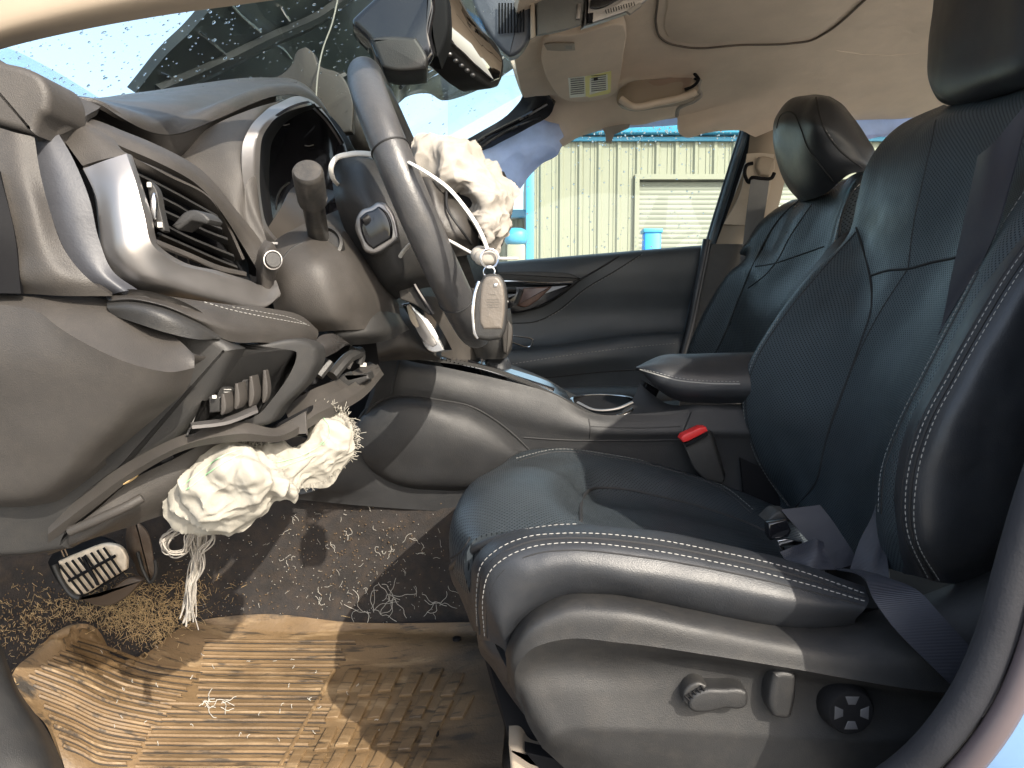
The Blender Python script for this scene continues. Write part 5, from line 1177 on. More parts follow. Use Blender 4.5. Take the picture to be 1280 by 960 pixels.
G = surf([[(960,150,2.09),(1000,146,2.09),(1060,143,2.09),(1100,140,2.09),(1160,138,2.09),(1300,125,2.09)], [(945,168,2.09),(960,180,2.09),(1060,170,2.09),(1100,168,2.09),(1150,152,2.09),(1300,145,2.09)], [(945,160,2.09),(968,200,2.09),(975,205,2.09),(1060,172,2.09),(1120,170,2.09),(1300,150,2.09)]], 50, 12)
obj('curtain_cloth', shell(G, .002, disp=gnoise(G, 12, .01)), M['curtain'], ca)
obj('torn_tag', slab(outline([(748,154),(790,148),(786,160),(768,168),(764,179),(758,178),(756,166)], 2.04), (0, .004, 0), .001), M['airbag'], ca, label='small pale torn tag of the curtain')
# far A pillar
fa = emp('passenger_front_pillar', W(-.1, 2.05, .5), 'black far windscreen pillar with glossy trim clips', 'pillar')
obj('pillar_trim_black', shell(surf([[(480,222,2.12),(540,195,2.08),(600,165,2.03),(640,138,2.0),(654,118,1.98),(655,100,1.96),(645,80,1.94)], [(500,235,2.10),(560,205,2.06),(610,175,2.02),(650,150,1.99),(667,130,1.97),(668,110,1.95),(657,85,1.93)], [(540,235,2.12),(580,205,2.08),(622,180,2.04),(660,160,2.0),(690,140,1.98),(692,130,1.96),(680,110,1.95)]], 40, 16), .02), M['pillar_black'], fa)
obj('pillar_clip_cable', join([tube(cr(Ps([(580,188,2.0),(605,172,1.99),(632,158,1.97),(660,144,1.95),(684,130,1.94)]), 30), .006, 8), tube(cr(Ps([(590,192,1.99),(620,172,1.98),(650,156,1.96),(676,146,1.95)]), 30), .004, 8)]), M['gloss'], fa)
# visor, grab handle, mirror, overhead console
vz = emp('passenger_sun_visor', W(.2, 1.8, .55), 'beige passenger sun visor with a yellow and white warning label', 'sun visor')
vis = [(679,54),(681,48),(720,44),(770,31),(778,31),(781,36),(779,70),(773,105),(768,118),(760,122),(725,128),(708,126),(697,120),(690,110)]
def vonroof(px, py, lift=.022):
    h = hit(TH, px, py); return h[0] + np.array([0, 0, -lift]) if h else None
_q = [vonroof(x, y) for x, y in vis]; _q = np.array([q for q in _q if q is not None])
_c = _q.mean(0); _n = np.linalg.svd(_q - _c)[2][2]
def vpt(px, py, lift=0.0):
    d = P(px, py, 1.0) - CAM; t_ = ((_c - CAM) @ _n) / (d @ _n); return CAM + d * (t_ - lift)
vo = cr(np.array([vpt(x, y) for x, y in vis]), 70, closed=True)
vpanel = obj('visor_panel', slab(vo, (0.0, .004, .020), .004), M['headliner'], vz)
TV = bvh(vpanel)
def flatpatch(tree, pts, lift):
    return np.array([hit(tree, x, y, lift)[0] for x, y in pts if hit(tree, x, y, lift)])
q_ = flatpatch(TV, [(710,97),(735,94),(736,120),(712,122)], .001)
if len(q_) > 2: obj('warning_label', slab(q_, (0, .001, .001), 0), mat('label_white', (.75, .76, .68), .5, var=.05), vz, smooth=False)
q_ = flatpatch(TV, [(735,94),(763,88),(761,116),(736,120)], .001)
if len(q_) > 2: obj('warning_label', slab(q_, (0, .001, .001), 0), mat('label_white_b', (.75, .76, .68), .5, var=.05), vz, smooth=False)
for pts in ([(731,95),(737,94),(737,119),(732,120)], [(733,119),(762,111),(761,116),(736,121)], [(759,89),(764,88),(763,115),(760,115)], [(733,95),(764,88),(763,91),(733,98)]):
    q_ = flatpatch(TV, pts, .0018)
    if len(q_) > 2: obj('label_band', slab(q_, (0, .001, .001), 0), mat('label_yellow', (.75, .70, .22), .5, var=.05), vz, smooth=False)
tl = []
for x0, x1 in ((713, 730), (739, 757)):
    for i in range(8):
        y = 98 + i * 2.7 - (x0 - 713) * .16
        q_, _ = trace(TV, [(x0, y), (x1, y - 1.8)], 2, .0022)
        if len(q_) == 2: tl.append(tube(q_, .0008, 4))
q_, _ = trace(TV, [(742, 98), (747, 97)], 2, .002)
if len(q_) == 2: tl.append(tube(q_, .0045, 5))
if tl: obj('label_print', join(tl), M['seam'], vz, kind='stuff')
obj('visor_clip', slab(np.array([vpt(x, y, .012) for x, y in [(680,56),(686,54),(700,54),(718,54),(719,63),(700,64),(684,63)]]), (0, .008, .004), .001), M['beige_plastic'], vz)
obj('clip_hole', slab(np.array([vpt(x, y, .014) for x, y in [(707,57),(715,57),(715,61),(707,61)]]), (0, .003, 0), .0003), mat('clip_grey', (.2, .17, .14), .5), vz)
gh = emp('grab_handle', W(.3, 1.98, .52), 'beige grab handle half torn off the roof edge by the passenger window', 'grab handle')
obj('handle_bar', shell(surf([[(774,112,1.880),(785,104,1.860),(820,98,1.860),(860,92,1.870),(874,92,1.880)], [(771,122,1.850),(785,116,1.830),(820,112,1.830),(860,106,1.840),(874,102,1.860)], [(772,130,1.830),(788,135,1.810),(820,131,1.810),(855,124,1.820),(871,118,1.840)], [(778,136,1.850),(790,139,1.830),(820,136,1.830),(855,130,1.840),(868,125,1.860)]], 40, 20), .006), M['beige_plastic'], gh)
obj('handle_grip', tube(cr(Ps([(776,124,1.80),(790,133,1.79),(820,129,1.79),(852,122,1.80),(868,116,1.82)]), 40), .0085, 12), mat('grip_beige', (.56, .46, .36), .5), gh)
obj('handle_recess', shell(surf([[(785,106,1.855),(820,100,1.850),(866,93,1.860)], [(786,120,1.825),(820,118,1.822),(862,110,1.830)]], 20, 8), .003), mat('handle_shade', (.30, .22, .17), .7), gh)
obj('handle_mount', join([box(P(782, 119, 1.92), (.016, .02, .022), bev=.003)]), mat('mount_brown', (.20, .13, .10), .5), gh)
obj('broken_mount', ellipsoid(P(871, 96, 1.86), (.010, .012, .010)), M['black'], gh)
obj('broken_clip', tube(cr(Ps([(868,92,1.83),(873,100,1.82),(866,108,1.82),(856,112,1.82)]), 14), .004, 6), M['black'], gh)
obj('torn_lining_edge', tube(cr(Ps([(875,100,1.850),(873,112,1.850),(876,118,1.850),(868,126,1.860),(858,130,1.870),(848,136,1.900),(846,145,1.930)]), 40), .005, 6), M['airbag'], gh)
mi = emp('rear_view_mirror', W(-.05, 1.3, .5), 'dark rear view mirror hanging below the roof and reflecting beige lining', 'mirror')
obj('mirror_housing', slab(outline([(548,-20,1.110),(549,20,1.110),(550,48,1.115),(560,62,1.130),(580,84,1.170),(600,102,1.220),(617,110,1.260),(624,108,1.270),(629,96,1.280),(631,82,1.280),(625,60,1.250),(604,36,1.190),(585,10,1.150),(570,-20,1.110)]), (-.045, .02, .0), .006), M['dash_dark'], mi)
mm_ = bpy.data.materials.new('mirror_glass'); mm_.use_nodes = True; b_ = mm_.node_tree.nodes['Principled BSDF']; b_.inputs['Metallic'].default_value = 1; b_.inputs['Roughness'].default_value = .03; b_.inputs['Base Color'].default_value = (.75, .70, .64, 1)
obj('mirror_glass', slab(outline([(556,-15,1.105),(557,30,1.108),(562,46,1.115),(582,68,1.150),(600,86,1.195),(617,101,1.240),(625,98,1.255),(628,80,1.255),(615,56,1.210),(596,32,1.165),(578,4,1.130),(570,-15,1.110)]), (-.01, .008, 0), .002), mm_, mi)
obj('mirror_buttons', join([ellipsoid(P(x, y, d_), (.004, .004, .003)) for x, y, d_ in ((562,68,1.125),(570,76,1.140),(577,82,1.155),(584,88,1.170),(591,94,1.185))]), M['satin'], mi)
cm = emp('windscreen_camera_housing', W(-.2, 1.4, .5), 'black angular camera cover fixed behind the windscreen', 'camera housing')
obj('housing_block', slab(outline([(442,22),(444,20),(472,-6),(472,-6),(540,-20),(545,0),(540,40),(543,70),(534,84),(530,88),(485,86),(478,82),(462,52)], 1.00), (-.02, .10, .02), .008, seg=4), M['gloss'], cm)
obj('lower_block', slab(outline([(464,48),(467,47),(520,46),(535,78),(533,86),(486,87),(478,84)], .985), (-.01, .09, .01), .005, seg=4), M['dash_dark'], cm)
obj('mount_arm', slab(outline([(528,-10),(560,-10),(560,40),(548,72),(538,70),(536,40)], 1.06), (0, .05, 0), .006), M['black'], cm)
oc = emp('overhead_console', W(.1, 1.4, .58), 'grey overhead console with grille, storage lid and map light controls', 'overhead console')
obj('front_cover', slab(outline([(588,-30),(590,0),(606,34),(630,66),(636,71),(642,70),(662,48),(664,0),(664,-30)], 1.32), (0, .08, .02), .008), mat('blue_grey_cover', (.06, .065, .08), .4, bump=.2), oc)
for i in range(9): obj('grille_slat', tube(Ps([(624 + i*3.8, 4, 1.312), (624 + i*3.8, 42 - i*.3, 1.312)]), .0016, 5), M['black'], oc)
obj('bezel_strip', slab(outline([(663,-30),(668,-30),(669,46),(663,49)], 1.305, sm=False), (0, .06, .02), .002), M['beige_plastic'], oc)
obj('storage_lid', slab(outline([(670,-30),(732,-30),(731,0),(727,31),(700,39),(671,44)], 1.31), (0, .06, .02), .003), mat('lid_grey', (.12, .12, .11), .45, bump=.3), oc)
obj('lid_latch', slab(outline([(722,4),(727,4),(725,23),(720,24)], 1.305, sm=False), (0, .006, 0), .0008), M['satin'], oc)
obj('control_panel', slab(outline([(732,-30),(830,-30),(806,3),(796,10),(770,20),(730,33),(733,0)], 1.30), (0, .07, .02), .004), M['satin'], oc)
obj('light_button', slab(outline([(735,16),(742,15),(741,27),(734,28)], 1.293), (0, .006, 0), .002), M['black'], oc)
obj('control_slot', slab(outline([(738,0),(775,-8),(776,-3),(745,10),(738,9)], 1.293), (0, .006, 0), .001), M['gloss'], oc)
obj('control_ribs', join([tube(Ps([(757+i*3.2, 12-i*.9, 1.292), (758+i*3.2, 17-i*.9, 1.292)]), .0008, 4) for i in range(12)]), M['seam'], oc, kind='stuff')
obj('lamp_lens', slab(outline([(782,13),(800,3),(803,6),(788,17)], 1.29), (0, .008, 0), .001), M['airbag'], oc)
# ------------------------------------------------------------------ passenger seat
ps = emp('car_chair', W(.4, 1.75, -.5), 'black leather passenger seat beyond the console', 'car seat')
M['leather_far'] = mat('perforated_leather_far', (.036, .045, .05), .34, bump=.25, bscale=900, perf=(1, 2, .0075))
bk2 = [[(850,470,1.98),(868,425,1.99),(895,370,2.0),(915,340,2.0),(935,322,2.0),(925,318,2.0),(935,300,2.0),(948,280,2.0),(968,262,2.0),(985,252,1.98)],
       [(846,480,1.95),(862,430,1.96),(890,372,1.965),(912,340,1.965),(932,322,1.96),(936,305,1.96),(944,290,1.96),(955,275,1.96),(972,260,1.95),(990,250,1.93)],
       [(880,480,1.87),(905,420,1.87),(920,380,1.87),(932,350,1.865),(940,330,1.86),(962,310,1.86),(976,285,1.85),(984,268,1.85),(990,258,1.85),(1000,248,1.85)],
       [(900,480,1.80),(925,420,1.80),(938,385,1.79),(946,365,1.79),(955,345,1.78),(972,320,1.77),(988,290,1.76),(1000,265,1.76),(1012,250,1.76),(1025,240,1.76)],
       [(920,480,1.70),(948,420,1.70),(966,385,1.69),(982,360,1.68),(996,335,1.68),(1008,310,1.67),(1020,285,1.67),(1032,262,1.66),(1045,240,1.66),(1055,225,1.66)],
       [(940,475,1.60),(968,415,1.59),(992,375,1.585),(1010,350,1.58),(1025,330,1.58),(1036,305,1.58),(1044,280,1.58),(1052,255,1.57),(1062,232,1.57),(1075,215,1.57)],
       [(945,470,1.54),(975,412,1.53),(1000,372,1.525),(1018,348,1.52),(1034,325,1.52),(1045,295,1.52),(1052,270,1.52),(1062,245,1.52),(1075,225,1.52),(1092,213,1.52)],
       [(960,470,1.52),(985,415,1.505),(1010,378,1.50),(1028,352,1.495),(1045,330,1.49),(1060,305,1.49),(1075,280,1.49),(1090,260,1.49),(1105,245,1.49),(1125,235,1.49)]]
G = surf(bk2, 80, 70)
pb = obj('backrest', shell(G, .03), M['leather_far'], ps)
TP = bvh(pb)
obj('headrest', shell(surf([[(1000,252,1.84),(985,235,1.86),(972,205,1.87),(966,170,1.87),(968,150,1.87),(985,128,1.87),(1005,120,1.85)],
    [(1003,252,1.80),(988,235,1.82),(974,205,1.83),(967,170,1.83),(970,148,1.83),(988,124,1.83),(1010,119,1.82)],
    [(1010,250,1.74),(1002,235,1.73),(992,208,1.73),(986,178,1.73),(980,150,1.74),(995,124,1.75),(1020,118,1.76)],
    [(1035,240,1.66),(1025,225,1.65),(1012,200,1.65),(1004,170,1.65),(1000,145,1.67),(1012,124,1.69),(1034,120,1.70)],
    [(1062,218,1.62),(1050,205,1.60),(1032,180,1.60),(1020,155,1.60),(1018,140,1.62),(1028,122,1.64),(1040,122,1.66)],
    [(1086,214,1.63),(1080,205,1.60),(1064,186,1.59),(1050,162,1.59),(1043,144,1.60),(1044,131,1.62),(1050,128,1.65)],
    [(1088,214,1.68),(1094,205,1.65),(1094,190,1.64),(1084,172,1.64),(1073,155,1.64),(1063,142,1.65),(1056,133,1.67)]], 50, 50), .03), M['leather'], ps)
TH2 = bvh([o for o in ps.children if o.name.startswith('headrest')][0])
obj('seams', join([seam(TH2, [(971,160),(978,142),(990,140),(1000,158),(1010,185),(1030,212),(1045,232)], .0022), seam(TH2, [(1020,122),(1030,160),(1050,188),(1078,210)], .0022),
    seam(TP, [(872,480),(905,420),(925,370),(942,330),(985,262),(1000,250)], .003), seam(TP, [(935,360),(955,345),(972,325),(985,300),(1015,255)], .002),
    seam(TP, [(944,333),(965,330),(990,322),(1030,308)], .002), seam(TP, [(948,470),(978,415),(1005,375),(1035,333),(1048,300),(1052,270),(1062,245),(1078,224)], .0025)]), M['seam'], ps)
obj('stitching', join([stitches(TP, [(950,455),(980,412),(1008,374),(1036,338)], r=.0011, ln=.007, step=.011), stitches(TP, [(1042,310),(1046,290),(1052,268),(1062,245),(1080,226),(1090,220)], r=.0011, ln=.007, step=.011),
    stitches(TH2, [(1032,162),(1052,190),(1080,212)], r=.0008, ln=.006, step=.011)]), M['thread'], ps, kind='stuff')
obj('outer_bolster_edge', shell(surf([[(935,470,1.50),(965,412,1.50),(990,370,1.50),(1012,340,1.50),(1045,300,1.50),(1066,284,1.50)], [(940,480,1.46),(975,415,1.46),(1000,375,1.46),(1022,345,1.46),(1055,305,1.46),(1080,290,1.46)]], 30, 10), .03), M['leather'], ps)
obj('seat_cushion', shell(surf([[(700,500,1.95),(760,495,1.95),(840,490,1.95),(900,485,1.95)], [(700,505,1.6),(760,505,1.6),(840,505,1.6),(920,500,1.6)], [(720,560,1.55),(760,560,1.55),(840,560,1.55),(920,560,1.55)]], 20, 20), .03), M['leather'], ps)

# ------------------------------------------------------------------ driver belt
db = emp('driver_seat_belt', W(.5, .8, -.2), 'dark seat belt lying across the driver seat with its buckle tongue', 'seat belt')
obj('shoulder_webbing', shell(surf([[(1222,195,.86),(1206,270,.85),(1188,350,.85),(1176,408,.86),(1168,430,.87)],
    [(1240,180,.83),(1228,260,.82),(1212,330,.82),(1196,380,.84),(1176,415,.86)], [(1290,120,.80),(1262,230,.79),(1240,300,.79),(1215,350,.82),(1180,402,.86)]], 40, 16), .0015), M['belt'], db)
obj('lap_webbing', shell(surf([[(976,637,.90),(996,660,.885),(1014,680,.875),(1034,702,.865),(1046,712,.86)], [(1025,631,.90),(1040,650,.885),(1052,668,.875),(1066,690,.865),(1072,704,.86)]], 30, 8), .0015), M['belt'], db)
obj('lower_webbing', shell(surf([[(1044,710,.78),(1080,722,.72),(1094,752,.682),(1118,785,.662),(1150,818,.652),(1188,855,.648),(1215,880,.66),(1250,930,.69)],
    [(1075,712,.78),(1110,722,.72),(1150,740,.684),(1176,768,.664),(1205,800,.654),(1232,832,.650),(1255,850,.66),(1290,900,.69)]], 50, 12), .0015), M['belt'], db)
obj('folded_webbing', shell(surf([[(1100,600,.84),(1092,640,.835),(1075,675,.83),(1062,712,.82)], [(1108,640,.82),(1106,670,.815),(1098,695,.81),(1090,720,.80)], [(1098,600,.83),(1108,650,.81),(1108,690,.80),(1112,722,.79)]], 20, 14), .0015), M['belt'], db)
obj('belt_tongue', slab(outline([(960,654),(984,650),(990,664),(986,672),(964,676),(960,670)], .875, sm=False), (0, .012, 0), .003), M['gloss'], db)
obj('tongue_plate', slab(outline([(972,676),(984,674),(1003,677),(1003,681),(980,683),(982,690),(976,691)], .87, sm=False), (0, .004, 0), .0006), M['chrome'], db)
obj('belt_fold_end', shell(surf([[(975,690,.86),(1000,680,.86),(1022,674,.85),(1030,678,.85)], [(985,702,.84),(1005,700,.83),(1022,694,.83),(1030,684,.84)], [(995,706,.84),(1012,712,.82),(1030,712,.82),(1045,712,.82)]], 20, 14), .0015), M['belt'], db)
obj('buckle_block', slab(outline([(958,652),(972,640),(985,640),(992,650),(980,656)], .90), (0, .03, 0), .003), M['dash_dark'], db)

# ------------------------------------------------------------------ footwell: carpet, mat, pedals, knee airbag, debris
def fz(x, y):                     # floor height (relative)
    return -.57 + max(0, (-x - .35)) * .75
carp = ([[(-60,1060,.80),(200,1060,.80),(500,1060,.80),(700,1060,.80),(900,1100,.80)],
    [(-60,960,.86),(100,975,.92),(400,975,.92),(650,970,.92),(900,970,.92)],
    [(-60,860,.95),(100,880,1.02),(300,885,1.08),(500,885,1.10),(700,885,1.10)],
    [(-60,780,1.08),(80,790,1.12),(250,800,1.18),(450,800,1.20),(700,800,1.20)],
    [(-60,730,1.20),(80,735,1.20),(250,765,1.22),(450,765,1.225),(700,765,1.225)],
    [(-60,690,1.23),(80,690,1.235),(250,700,1.24),(450,700,1.24),(700,700,1.24)],
    [(-60,560,1.25),(80,600,1.25),(250,620,1.25),(450,625,1.25),(700,640,1.25)],
    [(-60,440,1.27),(80,480,1.27),(250,520,1.27),(450,560,1.27),(700,600,1.27)]])
Gf = surf(carp, 110, 110)
ca_ = obj('footwell_carpet', shell(Gf, .01, disp=gnoise(Gf, 30, .0025)), M['carpet'], None, kind='structure', loc=W(-.1, 1.1, -.57))
TCa = bvh(ca_)
# solid darkness behind the dash so no daylight leaks in
obj('bulkhead', shell(surf([[W(-.98,.62,.1), W(-.98,1.3,.12), W(-.98,2.1,.1)], [W(-1.0,.62,-.1), W(-1.0,1.3,-.1), W(-1.0,2.1,-.1)], [W(-1.0,.62,-.35), W(-1.0,1.3,-.35), W(-1.0,2.1,-.35)], [W(-1.0,.62,-.64), W(-1.0,1.3,-.64), W(-1.0,2.1,-.64)]], 16, 16, world=True), .02, face_cam=False), M['black'], None, label='black bulkhead behind the pedals closing off the engine bay', cat='bulkhead')
obj('cabin_floor', (np.array([W(-1.0,.60,-.64), W(1.8,.60,-.64), W(1.8,2.15,-.64), W(-1.0,2.15,-.64)]), [(0,1,2,3)]), M['carpet'], None, kind='structure', loc=W(.5,1.4,-.62))
obj('far_floor_side', shell(surf([[W(-.8,2.13,-.62), W(.5,2.13,-.62), W(1.8,2.13,-.62)], [W(-.8,2.13,.12), W(.5,2.13,-.2), W(1.8,2.13,-.2)]], 8, 8, world=True), .02, face_cam=False), M['black'], None, kind='structure')
seatrail = emp('seat_rail', P(680, 940, .75), 'pale plastic end of the seat rail under the front corner of the driver seat', 'seat rail')
obj('rail_cover', slab(outline([(636,934),(650,936),(662,948),(700,955),(780,960),(800,985),(640,985)], .74), (0, .06, 0), .005), M['beige_plastic'], seatrail)
obj('rail_channel', slab(outline([(656,940),(700,950),(770,962),(770,970),(680,966)], .735), (0, .02, 0), .001), M['black'], seatrail)
obj('seat_hem', shell(surf([[(596,795,.80),(600,815,.79),(615,835,.78),(632,862,.77),(660,900,.76),(690,945,.76)], [(600,785,.76),(608,808,.755),(624,832,.75),(640,860,.745),(668,900,.74),(700,945,.74)], [(610,780,.75),(620,808,.745),(634,836,.735),(650,864,.73),(678,900,.73),(712,945,.73)]], 30, 14), .01), M['leather'], seat)
obj('under_cushion_frame', shell(surf([[(600,790,.84),(640,800,.84),(700,820,.84),(900,860,.84)], [(620,860,.80),(660,880,.80),(720,900,.80),(900,940,.80)], [(640,935,.77),(680,945,.77),(740,955,.77),(900,990,.77)]], 20, 20), .01), M['black'], seat)

def mudmat():
    m = mat('muddy_rubber_mat', (.135, .085, .040), .62, bump=.6, bscale=500, var=.25, vscale=9)
    nt = m.node_tree; L = nt.links; b = nt.nodes['Principled BSDF']
    geo = nd(nt, 'ShaderNodeNewGeometry')
    src = b.inputs['Base Color'].links[0].from_socket
    def streak(sx, sy, lo, hi, seed):
        mp = nd(nt, 'ShaderNodeMapping'); mp.inputs['Scale'].default_value = (sx, sy, sy * .5); mp.inputs['Location'].default_value = (seed, seed, 0); L.new(geo.outputs['Position'], mp.inputs[0])
        n = nd(nt, 'ShaderNodeTexNoise', Scale=1.0, Detail=6.0, Roughness=.62); L.new(mp.outputs[0], n.inputs['Vector'])
        r = nd(nt, 'ShaderNodeMapRange'); r.inputs['From Min'].default_value = lo; r.inputs['From Max'].default_value = hi; L.new(n.outputs[0], r.inputs['Value']); return r.outputs[0]
    def mixc(f, c, base):
        mx = nd(nt, 'ShaderNodeMix', data_type='RGBA'); L.new(f, mx.inputs[0]); L.new(base, mx.inputs[6]); mx.inputs[7].default_value = (*c, 1); return mx.outputs[2]
    cur = mixc(streak(9, 55, .54, .66, 3), (.22, .15, .08), src)
    cur = mixc(streak(14, 120, .56, .64, 9), (.045, .03, .016), cur)
    cur = mixc(streak(5, 22, .60, .68, 1), (.020, .015, .010), cur)
    # thin cover of mud towards the seat side: the black rubber shows
    sx = nd(nt, 'ShaderNodeSeparateXYZ'); L.new(geo.outputs['Position'], sx.inputs[0])
    n = nd(nt, 'ShaderNodeTexNoise', Scale=11.0, Detail=5.0); L.new(geo.outputs['Position'], n.inputs['Vector'])
    a = nd(nt, 'ShaderNodeMath', operation='MULTIPLY_ADD'); a.inputs[1].default_value = .22; L.new(n.outputs[0], a.inputs[0]); L.new(sx.outputs[0], a.inputs[2])
    r = nd(nt, 'ShaderNodeMapRange'); r.inputs['From Min'].default_value = -.09; r.inputs['From Max'].default_value = .08; r.inputs['To Max'].default_value = .85; L.new(a.outputs[0], r.inputs['Value'])
    cur = mixc(r.outputs[0], (.030, .024, .018), cur)
    L.new(cur, b.inputs['Base Color']); return m
M['mat'] = mudmat()
mt = emp('floor_mat', W(-.25, 1.05, -.55), 'muddy orange brown rubber floor mat with ribs and raised tiles', 'floor mat')
mat_rows = [[(92,1010,.885),(200,1010,.885),(300,1010,.885),(400,1010,.885),(500,1010,.885),(600,1010,.885),(640,1010,.885)],
    [(78,950,.90),(150,960,.93),(250,960,.93),(350,960,.93),(450,960,.93),(560,960,.93),(628,960,.93)],
    [(62,905,.915),(130,915,.96),(230,915,.99),(330,915,1.0),(430,915,1.0),(540,915,1.0),(630,910,.99)],
    [(14,848,.93),(90,865,.96),(180,880,1.02),(300,868,1.07),(410,868,1.07),(520,868,1.07),(626,868,1.05)],
    [(18,838,.94),(70,825,.98),(150,855,1.04),(250,840,1.12),(380,835,1.13),(500,832,1.13),(612,835,1.10)],
    [(40,818,.97),(75,798,1.0),(128,838,1.06),(215,815,1.16),(340,805,1.17),(480,802,1.17),(602,808,1.14)],
    [(60,802,.99),(92,786,1.02),(150,830,1.08),(226,796,1.18),(300,782,1.20),(460,787,1.20),(596,792,1.18)],
    [(66,797,1.0),(98,786,1.02),(155,832,1.09),(236,780,1.19),(320,768,1.21),(440,778,1.21),(590,778,1.19)]]
Gm = surf(mat_rows, 120, 90)
Gm = Gm + gridnormals(Gm)[..., :] * 0
for i_ in range(Gm.shape[0]):
    for j_ in range(Gm.shape[1]):
        v_ = Gm[i_, j_] - CAM; l_ = np.linalg.norm(v_); h_ = TCa.ray_cast(Vector(CAM), Vector(v_ / l_), 5)
        if h_[0] is not None and h_[3] < l_ + .012: Gm[i_, j_] = CAM + v_ / l_ * (h_[3] - .012)
mo = obj('mat_sheet', shell(Gm, .006, disp=gnoise(Gm, 12, .0015)), M['mat'], mt)
TM = bvh(mo)
# ribs
groove_tone = mat('groove_dark', (.028, .020, .013), .8, var=.6, vscale=40)  # dark tone for the thin lines drawn beside the ribs
for k in range(17):
    v = k / 16
    left = [(30 + 62*v*1.1, 842 - 50*v)] if False else []
    y = 800 + 158 * v
    if v < .5: pts = [(255 - 20*v, y), (300, y + 1), (345, y + 1.5), (440 - 90*v + rng.uniform(-8, 5), y + 2)]
    else: pts = [(200 - 60*(v-.5), y), (270, y + 1), (330, y + 1), (420 - 110*(v-.5), y + 2)]
    p, _ = trace(TM, pts, 40, .0)
    if len(p) > 4:
        obj('rib', tube(p, .0030, 6, flat=.9), M['mat'], mt)
        g_, _ = trace(TM, [(a_[0] + 1, a_[1] + 3.4) for a_ in pts], 40, .0003)
        if len(g_) > 4: obj('groove', tube(g_, .0011 * rng.uniform(.5, 1.3), 5), groove_tone, mt)
for k in range(16):
    v = k / 8
    a0 = np.array([92 - 60*v, 796 + 46*v]) if v <= 1 else np.array([32 + 44*(v-1)/.9, 842 + 90*(v-1)/.9]); a1 = np.array([252 - 50*v, 838 + 62*v])
    mid_ = a0 * .45 + a1 * .55 + np.array([0, 8]); 
    pts = [tuple(a0 + [4, 2]), tuple(a0*.7 + a1*.3 + np.array([0, 3])), tuple(mid_), tuple(a1)]
    p, _ = trace(TM, pts, 40, .0)
    if len(p) > 4:
        obj('rib', tube(p, .0030, 6, flat=.9), M['mat'], mt)
        g_, _ = trace(TM, [(a_[0] + 1, a_[1] + 3.4) for a_ in pts], 40, .0003)
        if len(g_) > 4: obj('groove', tube(g_, .0011 * rng.uniform(.5, 1.3), 5), groove_tone, mt)
# diagonal groove ridge and raised tiles on the right
p, _ = trace(TM, [(418,838),(395,880),(370,925),(350,958)], 30, .001)
obj('mat_ridge', tube(p, .003, 6), M['mat'], mt)
for r_ in range(4):
    for c_ in range(7):
        bx = 436 + c_ * 26 - r_ * 27 + (13 if r_ % 2 else 0); by = 838 + r_ * 34 + (c_ % 2) * 6
        if bx < 425 - (by-838)*.57 or bx > 585 or by > 975: continue
        quad = [(bx, by), (bx + 15, by - 1), (bx + 1, by + 27), (bx - 15, by + 28)]
        w_ = [hit(TM, *q) for q in quad]
        if all(w_):
            q3 = np.array([h[0] for h in w_]); nn = np.mean([h[1] for h in w_], 0); nn /= np.linalg.norm(nn)
            obj('tile', slab(cr(q3 + nn * .0035, 24, closed=True) * .6 + np.repeat(q3 + nn*.0035, 6, 0) * .4 if False else q3 + nn * .0050, -nn * .007, .0018), M['mat'], mt)
for (x, y) in ((543,918),(571,800)):
    h = hit(TM, x, y)
    if h: obj('mat_stud', lathe(h[0], h[1], [(.007,-.003),(.007,.004),(.005,.005),(.0,.005)], k=16), M['black'], mt)

pdl = emp('brake_pedal', P(115, 712, 1.08), 'brake pedal with pale metal pad and black rubber cross pattern', 'pedal')
def pp_(u, v): # pad coordinates
    a = np.array([66, 708.]); b = np.array([138, 680.]); c = np.array([98, 748.]); d = np.array([160, 712.])
    return (a*(1-u)+b*u)*(1-v) + (c*(1-u)+d*u)*v
pad = [(72,702),(100,690),(138,680),(150,684),(158,697),(158,712),(130,728),(100,744),(95,744),(78,724)]
obj('pad_base', slab(outline([(66,708),(72,698),(100,688),(138,676),(152,682),(160,697),(160,714),(132,732),(100,750),(94,748),(72,722)], 1.075), (-.02, .02, 0), .005), M['black'], pdl)
obj('metal_pad', slab(outline(pad, 1.068), (0, .006, 0), .003), mat('pale_pedal_metal', (.62, .52, .40), .4, metal=.3, var=.25, vscale=60), pdl)
obj('pad_rim', tube(cr(Ps([(68,706),(76,724),(94,746),(100,748)], 1.066), 20), .004, 8), M['shiny'] if 'shiny' in M else M['dash_dark'], pdl)
for k in range(8):
    u = .10 + k * .11
    for v0, v1 in ((.03, .97),):
        q = [pp_(u, v0), pp_(u, (v0+v1)/2), pp_(u, v1)]
        obj('rubber_rib', tube(Ps([(x, y) for x, y in q], 1.064), .0017, 6), M['black'], pdl)
obj('cross_bar', tube(Ps([tuple(pp_(.06, .5)), tuple(pp_(.95, .42))], 1.063), .0026, 6), M['black'], pdl)
obj('cross_bar', tube(Ps([tuple(pp_(.5, .05)), tuple(pp_(.42, .95))], 1.063), .0024, 6), M['black'], pdl)
obj('pedal_arm', tube(Ps([(110,700,1.09),(90,680,1.12),(60,600,1.15)]), .008, 8), M['black'], pdl)
obj('arm_glint', join([tube(Ps([(74,682,1.04),(80,696,1.05)]), .0012, 5), tube(Ps([(78,680,1.04),(84,694,1.05)]), .0012, 5)]), M['chrome'], pdl)
obj('pedal_lower_plate', slab(outline([(98,748),(128,742),(165,722),(178,726),(150,752),(135,758),(118,757)], 1.10), (0, .01, 0), .003), mat('brown_dusty_plate', (.07, .05, .035), .4), pdl)
